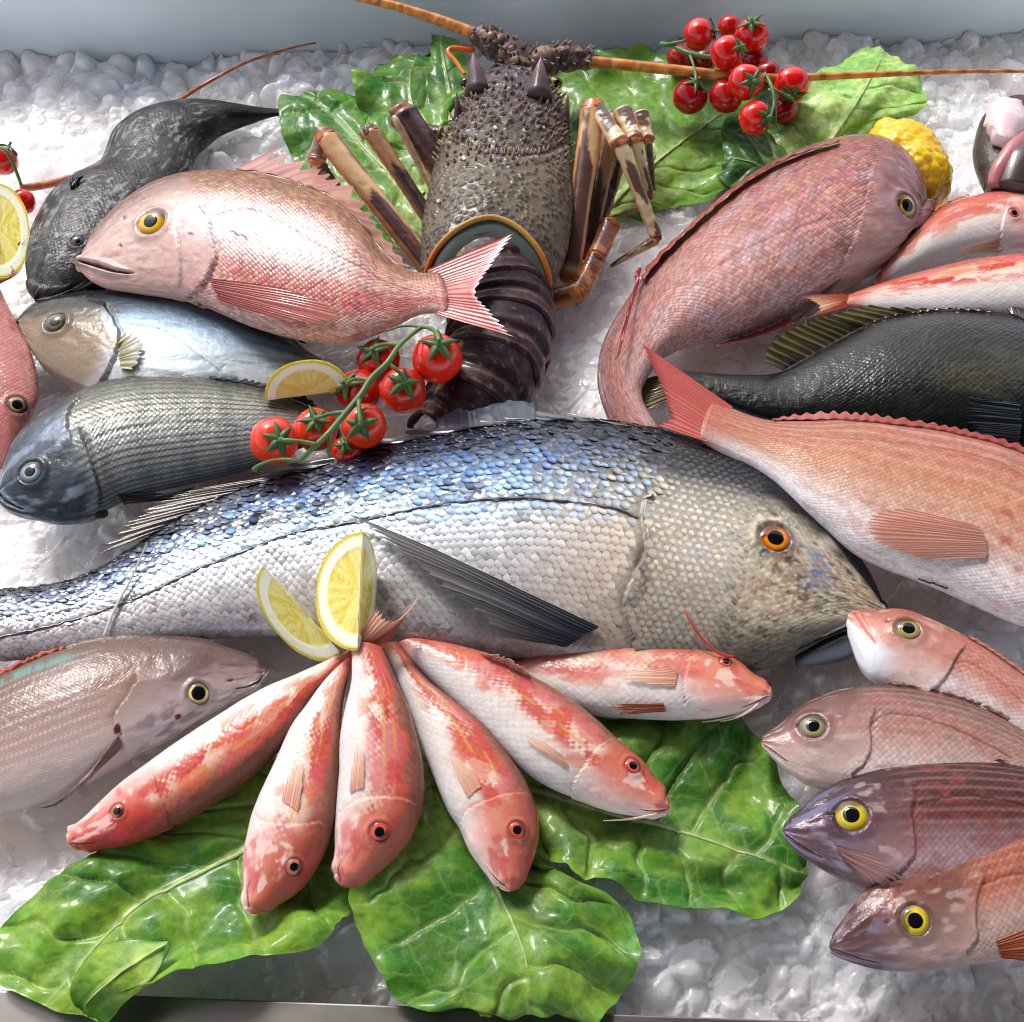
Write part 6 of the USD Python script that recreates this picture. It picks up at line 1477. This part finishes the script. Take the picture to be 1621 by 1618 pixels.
disp = .0011 * (1 - cell ** 2) * (1 - .4 * fw) + fw * .0042 * np.exp(-(d2 / .0026) ** 2) * (r2 > .35) - .003 * np.exp(-(gro / 6) ** 2) + .004 * (fbm(cv[:, 0] / .03, cv[:, 1] / .03, cv[:, 2] / .03, 3, 4) - .5)
cv2 = cv + cn * (disp * sm(cq, -.1, .1))[:, None]
cc = mx(c(98, 85, 68), c(42, 27, 28), sm(1 - cell, .18, .5) * sm(rndc, .12, .3))
cc = mx(cc, c(74, 64, 52), .5 * sm(fbm(cv[:, 0] / .02, cv[:, 1] / .02, cv[:, 2] / .02, 3, 9), .45, .62))
cc = mx(cc, mx(c(86, 70, 62), c(60, 46, 44), sm(d2, .0015, .003)), fw * .8)
cc = mx(cc, c(64, 50, 56), (1 - sm(pxs[:, 1], 140, 175)) * .8)
cc = mx(cc, c(150, 128, 100), .7 * np.exp(-((gro - 5) / 4) ** 2) * sm(fbm(cv[:, 0] / .006, cv[:, 1] / .006, 0, 3, 2), .5, .6))
cc = mx(cc, c(70, 60, 60), .6 * sm(cs / np.repeat(smax[None], cb.N, 0).ravel(), .93, .97))
car = LB.part('carapace', cv2, cf, M_SHELL, cc)
# yellow-orange rim of the arc
rim_j = [j for j in range(cb.M) if Q[0, j] > .02]
rimp = G[-1, rim_j]
rimp = rimp + [0, 0, .0012]
rv, rf, rs, ra = tube(rimp[3:-3], .0026, 90, 10, 1.0)
LB.part('hind_rim', rv, rf, M_SHELL, mx(c(170, 130, 60), c(190, 92, 28), sm(np.abs(rs - .5) * 2, .45, .8)), parent=car)


def cone(P, d, r, h, col, tipc, bend=(0, 0, 0)):
    x = np.linspace(0, 1, 6)
    path = P + d * (x * h)[:, None] + np.asarray(bend) * (x ** 2)[:, None] * h
    v, f, s_, a_ = tube(path, r * (1 - x) ** .8 + .0002, None, 8)
    return v, f, mx(col, tipc, sm(s_, .35, 1))


sp = []
cand = np.nonzero((cq > .05) & (pxs[:, 1] < 262) & (pxs[:, 1] > 135))[0]
kept = []
for i in rng.permutation(cand):
    if len(kept) > 210:
        break
    if all(np.linalg.norm(cv2[i] - cv2[j]) > .0062 for j in kept):
        kept.append(i)
fwd_l = nrm(U(800, 60, .05) - U(790, 300, .05))
for i in kept:
    hs = rng.uniform(.0035, .008) * (1.5 if cq[i] < .4 else 1)
    sp.append(cone(cv2[i] - cn[i] * .001, nrm(cn[i] * .75 + fwd_l * .65), .0019, hs, c(84, 66, 62), c(170, 140, 100)))
for x in np.linspace(745, 868, 19):                                  # a comb of small teeth along the groove
    i = np.argmin(np.linalg.norm(pxs - [x, 236 + 6 * math.sin((x - 745) / 123 * 3.14)], axis=1) + 50 * (cq < 0))
    sp.append(cone(cv2[i], nrm(cn[i] * .6 + fwd_l * .8), .0014, .006, c(110, 86, 100), c(190, 176, 190)))
v, f, k_ = join(sp)
LB.part('small_spines', v, f, M_SHELL, k_, parent=car, kind='stuff')
for (b0, t0, r0) in (((756, 140), (749, 90), .0145), ((852, 148), (856, 96), .0145), ((728, 182), (723, 150), .0055), ((893, 190), (899, 154), .006)):
    B0 = cv2[np.argmin(np.linalg.norm(pxs - b0, axis=1) + 90 * (cq < .05))]
    Tp = U(t0[0], t0[1], B0[2] + .016)
    v, f, k_ = cone(B0 - nrm(Tp - B0) * .006, nrm(Tp - B0), r0, np.linalg.norm(Tp - B0) + .006, c(70, 54, 60), c(130, 100, 100), (0, 0, .12))
    LB.part('horn', v, f, M_SHELL, k_)
for ex_, ey_, sx_ in ((737, 131, -1), (881, 131, 1)):
    P = U(ex_ - sx_ * 8, ey_ - 4, .066)
    v, f, s_, a_ = tube([P, U(ex_, ey_, .066)], [.004, .0048], 6, 12)
    st_ = LB.part('eye_stalk', v, f, M_SHELL, c(176, 130, 80))
    v, f, k_, _ = dome(U(ex_ + sx_ * 1, ey_ + 1, .066), nrm(np.array([sx_ * .8, -.4, .4])), .0058, .0052, [(0, c(8, 8, 10)), (1, c(16, 14, 14))])
    LB.part('eye', v, f, M_EYE, k_, parent=st_)
# tail: six overlapping rings, curving down and away to the right and under the silver bream
path = [U(764, 368, .05), U(772, 406, .05), U(780, 440, .05), U(790, 480, .046), U(792, 525, .044), U(782, 568, .040), U(762, 612, .034), U(735, 655, .026), U(705, 690, .018)]
pc = spl(path, 140)
tg = nrm(np.gradient(pc, axis=0))
sdv = nrm(np.cross(tg, [0, 0, 1.0])); upv = np.cross(sdv, tg)
wid = np.interp(np.linspace(0, 1, 140), [0, .15, .5, .8, 1], [.048, .049, .048, .043, .034])
cuts = [0, .14, .29, .45, .61, .78, 1.0]
for k in range(6):
    a0, a1 = cuts[k], cuts[k + 1] + .045
    xs = np.linspace(a0, min(a1, 1), 30)
    ix = np.clip(xs * 139, 0, 138.999); i0 = ix.astype(int); w_ = (ix - i0)[:, None]
    ctr_ = pc[i0] * (1 - w_) + pc[i0 + 1] * w_
    S_ = nrm(sdv[i0] * (1 - w_) + sdv[i0 + 1] * w_); N_ = nrm(upv[i0] * (1 - w_) + upv[i0 + 1] * w_)
    y = np.linspace(0, 1, 30)
    wd = np.interp(xs, np.linspace(0, 1, 140), wid) * (.97 + .055 * y)
    th_ = np.linspace(-.28, np.pi + .28, 64)
    ridge = 1 + .03 * np.exp(-((y - .55) / .06) ** 2) - .05 * np.exp(-((y - .68) / .05) ** 2) + .02 * sm(y, .86, .97) - .05 * sm(y, .975, 1.0)
    # the side plates sweep back into a point
    sweep = (np.abs(np.cos(th_)) ** 6)[None, :, None] * (y[:, None, None]) * .016
    rough_ = 1 + .02 * (fbm(np.broadcast_to(xs[:, None] * 40, (30, 64)), np.broadcast_to(th_[None] * 9, (30, 64)), k, 3, 8) - .5)
    ridge = ridge[:, None, None] * rough_[..., None]
    wd = wd[:, None, None]
    Pm = ctr_[:, None] + S_[:, None] * (wd * ridge) * np.cos(th_)[None, :, None] + N_[:, None] * (wd * .74 * ridge) * np.sin(th_)[None, :, None] + tg[i0][:, None] * sweep
    v = Pm.reshape(-1, 3)
    f = tri(gridf(30, 64))
    cen = np.repeat(ctr_, 64, 0)
    if np.einsum('ij,ij->i', vnormals(v, f), nrm(v - cen)).mean() < 0:
        f = f[:, ::-1]
    Y, TH = np.repeat(y, 64), np.tile(th_, 30)
    nz = fbm(v[:, 0] / .01, v[:, 1] / .01, v[:, 2] / .01, 4, 30 + k)
    col = mx(c(40, 24, 32), c(60, 38, 44), sm(nz, .4, .62))
    col = mx(col, c(120, 86, 52), (.7 * np.exp(-((Y - .76) / .022) ** 2) + .5 * np.exp(-((Y - .93) / .016) ** 2)) * (.3 + nz))
    col = mx(col, c(36, 24, 30), .7 * np.exp(-((Y - .66) / .05) ** 2))
    for th0 in (.95,):
        col = mx(col, c(176, 152, 96), .95 * sm(np.exp(-((TH - th0) / .09) ** 2 - ((Y - .42) / .17) ** 2) + .3 * (nz - .5), .45, .6)) if k >= 1 else col
    fk = fbm(v[:, 0] / .0022, v[:, 1] / .0022, v[:, 2] / .0022, 3, 60 + k)
    col = mx(col, c(120, 96, 80), .75 * sm(fk, .66, .74))
    col = mx(col, c(24, 14, 20), .6 * sm(fbm(v[:, 0] / .006, v[:, 1] / .006, v[:, 2] / .006, 3, 70 + k), .52, .64))
    col = mx(col, c(130, 40, 34), .6 * sm(np.abs(np.cos(TH)), .93, 1.0) * sm(nz, .45, .6))
    seg = LB.part('tail_ring', v, f, M_SHELL, col)
for (p0, p1, z0) in (((850, 500), (864, 552), .02), ((858, 552), (862, 590), .012), ((842, 560), (850, 600), .012)):
    a_, b_ = U(*p0, z0), U(*p1, z0 * .6)
    v, f, s_, an_ = tube([a_, (a_ + b_) / 2, b_], [.008, .007, .001], 14, 12, .35)
    LB.part('side_spine', v, f, M_SHELL, mx(c(80, 40, 40), c(150, 44, 34), s_))
# the dark membrane between carapace and tail
rimu = G[-1, rim_j]
rc = (rimu[0] + rimu[-1]) / 2
bk = nrm(U(775, 420, .05) - U(760, 330, .05))
mk = []
for f_, d_ in ((.985, -.012), (.975, -.002), (.94, .004), (.86, .008), (.74, .010), (.5, .010), (.2, .008), (.02, .006)):
    mk.append(rc + (rimu - rc) * f_ + bk * d_)
mv_ = np.array(mk)
mf_ = tri(gridf(mv_.shape[0], mv_.shape[1]))
mvv = mv_.reshape(-1, 3)
if (vnormals(mvv, mf_) @ (CAM - rc)).mean() < 0:
    mf_ = mf_[:, ::-1]
LB.part('joint_membrane', mvv, mf_, M_WET, mx(c(78, 88, 84), c(50, 42, 52), np.repeat(np.linspace(0, 1, len(mk)), mv_.shape[1])))


# legs: angular, cream and orange, blotched with purple
def leg(joints, radii, seed, name='leg', pal=None, flat=.8):
    P = np.array([U(*j) for j in joints])
    parts = []
    cream, org, pur = pal or (c(206, 168, 122), c(196, 96, 26), c(70, 40, 44))
    for i in range(len(P) - 1):
        a, b = P[i], P[i + 1]
        ra, rb = radii[i]
        x = np.array([0, .04, .12, .5, .88, .96, 1.0])
        rr = np.interp(x, [0, 1], [ra, rb]) * np.array([.72, 1.0, 1.0, .95, 1.02, 1.12, .8])
        pts = a + (b - a) * x[:, None]
        v, f, s_, an = tube(pts, rr, 60, 24, flat)
        cn_ = np.array([np.interp(s_, np.linspace(0, 1, 7), pts[:, k_]) for k_ in range(3)]).T
        v = cn_ + (v - cn_) * (.92 / (np.abs(np.cos(an + .5)) ** 3 + np.abs(np.sin(an + .5)) ** 3) ** (1 / 3))[:, None]
        n = fbm(v[:, 0] / .009 + seed, v[:, 1] / .016, v[:, 2] / .009, 4, seed + i)
        front = np.cos(an - np.pi / 2 * 1)
        col = mx(cream, mx(cream, org, .6), sm(np.abs(np.cos(an)), .75, .95))
        n2_ = fbm(s_ * 2.6 + seed, an * .5, seed, 2, seed + i) + .10 * (n - .5)
        col = mx(col, pur, .95 * sm(n2_ + .14 * np.exp(-((an - 1.75) / .75) ** 2) - .05, .44, .48) * (1 - .8 * sm(np.abs(np.cos(an)), .72, .9)) * sm(s_, .05, .1))
        col = mx(col, org, .85 * (sm(s_, .93, .985) + (1 - sm(s_, .015, .06))))
        v = v + vnormals(v, f) * (.0016 * (fbm(v[:, 0] / .005, v[:, 1] / .005, v[:, 2] / .005, 3, 3) - .5) + .0016 * sm(np.abs(s_ - .97), .03, 0) * 0)[:, None]
        parts.append((v, f, col))
        # knuckle
        kv, kf, ks, ka = tube([b - nrm(b - a) * rb * .5, b + nrm(b - a) * rb * .35], [rb * 1.04, rb * .75], 8, 14, flat)
        parts.append((kv, kf, mx(org, pur, sm(fbm(kv[:, 0] / .004, kv[:, 1] / .004, kv[:, 2] / .004, 3, seed), .46, .56))))
    v, f, col = join(parts)
    return LB.part(name, v, f, M_LEG, col)


DK = (c(150, 110, 76), c(150, 76, 30), c(40, 28, 30))
CR = (c(206, 186, 148), c(190, 110, 50), c(84, 54, 48))
leg([(900, 446, .022), (940, 166, .1)], [(.0105, .0115)], 3)
leg([(940, 166, .1), (982, 228, .092), (1040, 378, .03), (968, 421, .008)], [(.0085, .0100), (.0085, .0062), (.006, .0022)], 5, pal=CR)
leg([(926, 408, .02), (972, 188, .075)], [(.009, .0105)], 8, pal=DK)
leg([(985, 174, .082), (1006, 222, .075), (1030, 312, .03)], [(.0105, .0085), (.006, .0045)], 9, pal=CR)
leg([(940, 390, .018), (1003, 186, .06)], [(.006, .007)], 12, pal=DK)
leg([(1014, 178, .072), (1026, 222, .062), (1034, 300, .024)], [(.009, .007), (.0045, .003)], 14, pal=CR)
leg([(868, 476, .03), (916, 464, .03), (944, 408, .034), (966, 356, .034)], [(.012, .011), (.0105, .0095), (.0095, .0105)], 16, pal=(c(150, 92, 50), c(184, 92, 30), c(90, 50, 36)), flat=.9)
leg([(1016, 328, .02), (972, 342, .012)], [(.0048, .0015)], 18, name='claw_tip', pal=DK)
leg([(696, 446, .02), (512, 212, .095)], [(.0105, .0115)], 21)
leg([(512, 212, .095), (500, 256, .08), (530, 300, .05)], [(.0075, .0095), (.0095, .008)], 23, pal=CR)
leg([(712, 396, .02), (586, 205, .085)], [(.0075, .0085)], 26, pal=DK)
leg([(586, 205, .085), (576, 212, .08)], [(.0085, .007)], 27, pal=CR)
leg([(736, 318, .03), (634, 176, .085)], [(.015, .0145)], 30, pal=(c(74, 52, 48), c(130, 70, 40), c(36, 26, 28)))
leg([(624, 184, .088), (704, 338, .04)], [(.0042, .0034)], 33, pal=(c(170, 140, 104), c(150, 110, 76), c(120, 90, 70)))
leg([(700, 212, .05), (660, 205, .05)], [(.009, .009)], 35, pal=(c(150, 116, 84), c(130, 84, 50), c(30, 22, 24)))


# feelers
def feeler(pts, rad, n=140, spec=True, parent=None):
    P = np.array([U(*p) for p in pts])
    v, f, s_, an = tube(P, rad, n, 12)
    ring = .5 + .5 * np.sin(s_ * n * .9)
    nz = fbm(s_ * 60, an * .5, 1.0, 3, 4)
    return v, f, mx(mx(c(196, 112, 34), c(206, 138, 66), ring), c(110, 56, 26), .6 * sm(nz, .52, .64) + .25 * (1 - ring))


def stalk(pts, rad, seed):
    P = np.array([U(*p) for p in pts])
    v, f, s_, an = tube(P, rad, 60, 28)
    nb = fbm(v[:, 0] / .006, v[:, 1] / .006, v[:, 2] / .006, 4, seed)
    n = vnormals(v, f)
    v2 = v + n * ((nb - .5) * .007 - .003 * np.exp(-((s_ - .5) / .03) ** 2))[:, None]
    parts = [(v2, f, mx(c(70, 54, 56), c(130, 104, 84), sm(nb, .5, .66)))]
    r_ = np.random.default_rng(seed)
    for i in r_.choice(len(v2), 70, False):
        if n[i, 2] > -.2:
            parts.append(cone(v2[i], nrm(n[i] + nrm(P[-1] - P[0]) * .7), .0016, r_.uniform(.004, .008), c(90, 70, 66), c(190, 150, 110)))
    return join(parts)


for nm, arr in (('feeler_base', stalk([(822, 118, .066), (806, 88, .072), (778, 68, .078), (752, 52, .082)], [.016, .018, .015, .010], 3)), ('feeler_base', stalk([(842, 118, .066), (862, 98, .07), (895, 92, .07), (936, 96, .07)], [.012, .016, .014, .009], 4))):
    LB.part(nm, arr[0], arr[1], M_SHELL, arr[2])
for arr in (feeler([(758, 56, .082), (700, 34, .088), (640, 14, .094), (560, -6, .1), (440, -30, .1)], [.0064, .006, .005, .0042, .003]), feeler([(928, 97, .07), (1000, 104, .072), (1080, 112, .074), (1160, 121, .074), (1290, 122, .07), (1440, 116, .064), (1560, 113, .06), (1680, 114, .056)], [.0064, .006, .0054, .005, .004, .0028, .0022, .0018])):
    LB.part('feeler', arr[0], arr[1], M_LEG, arr[2])
v, f, s_, an = tube([U(750, 80, .07), U(728, 77, .072), U(712, 78, .072), U(722, 98, .068), U(736, 118, .064)], [.0034, .003, .003, .0024, .002], 40, 10)
LB.part('small_feeler', v, f, M_LEG, mx(c(206, 82, 20), c(214, 120, 40), s_))
# flecks of broken shell on its back
fl_ = []
for (x, y, r_) in ((783, 204, .0034), (735, 252, .0046), (829, 208, .0026), (697, 321, .0038), (805, 143, .0016), (860, 205, .002)):
    i = np.argmin(np.linalg.norm(pxs - [x, y], axis=1) + 90 * (cq < .05))
    th_ = np.linspace(0, 2 * np.pi, 7)[:-1] + rng.random()
    e1 = nrm(np.cross(cn[i], [1, .3, .2])); e2 = np.cross(cn[i], e1)
    ring = cv2[i] + cn[i] * .0022 + (np.cos(th_)[:, None] * e1 * r_ + np.sin(th_)[:, None] * e2 * r_ * .55) * rng.uniform(.6, 1.1, (6, 1))
    vv = np.vstack([ring, ring - cn[i] * .0012])
    h_ = ConvexHull(vv)
    ff = h_.simplices.copy()
    cen = vv.mean(0)
    flip = np.einsum('ij,ij->i', np.cross(vv[ff[:, 1]] - vv[ff[:, 0]], vv[ff[:, 2]] - vv[ff[:, 0]]), vv[ff[:, 0]] - cen) < 0
    ff[flip] = ff[flip][:, ::-1]
    LB.part('shell_fleck', vv, ff, M_WET, np.tile(c(176, 160, 130), (len(vv), 1)), parent=car, smooth=False)

arr = feeler([(36, 298, .03), (80, 291, .036), (120, 278, .044), (165, 254, .03), (215, 212, .015), (270, 168, .014), (330, 130, .03), (400, 95, .034), (500, 68, .03)], [.0042, .004, .0036, .0034, .003, .0024, .002, .0016, .001])
FE = Thing('lobster_feeler', 'thin reddish lobster feeler passing behind the dark mottled fish', 'feeler', U(275, 165, 0))
FE.part('feeler', arr[0], arr[1], M_LEG, mx(arr[2], c(150, 60, 36), .5))
thr = [big.on((1082, 968), .004), big.on((1094, 992), .006), big.on((1112, 1014), .006), big.on((1135, 1030), .008), U(1160, 1040, big.on((1135, 1030))[2] + .004)]
v, f, s_, an = tube(thr, [.0006, .0008, .0009, .001, .0012], 40, 8)
FR = Thing('red_feeler', 'fine red feeler lying across the cheek of the silver bream', 'feeler', thr[0])
FR.part('feeler', v, f, M_LEG, c(176, 50, 36))

# ------------------------------------------------------------------ loose lumps of ice
rng = np.random.default_rng(77)
cover = []
for prim in stage.Traverse():
    if prim.IsA(UsdGeom.Mesh) and not str(prim.GetPath()).startswith(('/World/ice', '/World/display')):
        p = np.asarray(UsdGeom.Mesh(prim).GetPointsAttr().Get(), float)
        top = prim
        while top.GetParent().GetPath() != Sdf.Path('/World'):
            top = top.GetParent()
        o = top.GetAttribute('xformOp:translate').Get()
        cover.append((p + np.array(o))[::3, :2])
ctree = cKDTree(np.vstack(cover))
VV, FF, n0 = [], [], 0
for k in range(2600):
    x, y = rng.uniform(0, W), rng.uniform(20, H)
    dens = .25
    if y < 190: dens = .6
    if 1380 < x and 900 < y < 1120: dens = 1.0
    if x > 880 and y > 1420: dens = .9
    if x < 340 and 780 < y < 950: dens = .8
    if x < 330 and 1240 < y < 1480: dens = .45
    if 880 < x < 1260 and 520 < y < 700: dens = .3
    if 1000 < x < 1350 and 1030 < y < 1250: dens = .8
    if x < 640 and y > 1480: dens = .06
    if rng.random() > dens:
        continue
    P = U(x, y, 0.0)
    zz = float(icez(P[0], P[1]))
    P = U(x, y, zz)
    if ctree.query(P[:2])[0] < .008 or P[1] > yb.max() - .004:
        continue
    sz = rng.uniform(.004, .010) * (1.25 if y < 500 else 1)
    pts = rng.normal(0, 1, (11, 3)); pts = nrm(pts) * rng.uniform(.7, 1, (11, 1)) * [1, rng.uniform(.5, 1), rng.uniform(.35, .7)] * sz
    an = rng.uniform(0, 6.28)
    R2 = np.array([[math.cos(an), -math.sin(an), 0], [math.sin(an), math.cos(an), 0], [0, 0, 1]])
    pts = pts @ R2.T + P + [0, 0, rng.uniform(-.004, .002)]
    ff = ConvexHull(pts).simplices.copy()
    cen = pts.mean(0)
    flip = np.einsum('ij,ij->i', np.cross(pts[ff[:, 1]] - pts[ff[:, 0]], pts[ff[:, 2]] - pts[ff[:, 0]]), pts[ff[:, 0]] - cen) < 0
    ff[flip] = ff[flip][:, ::-1]
    VV.append(pts); FF.append(ff + n0); n0 += len(pts)
ice.part('ice_lumps', np.vstack(VV), np.vstack(FF), M_SHARD, smooth=False, kind='stuff')
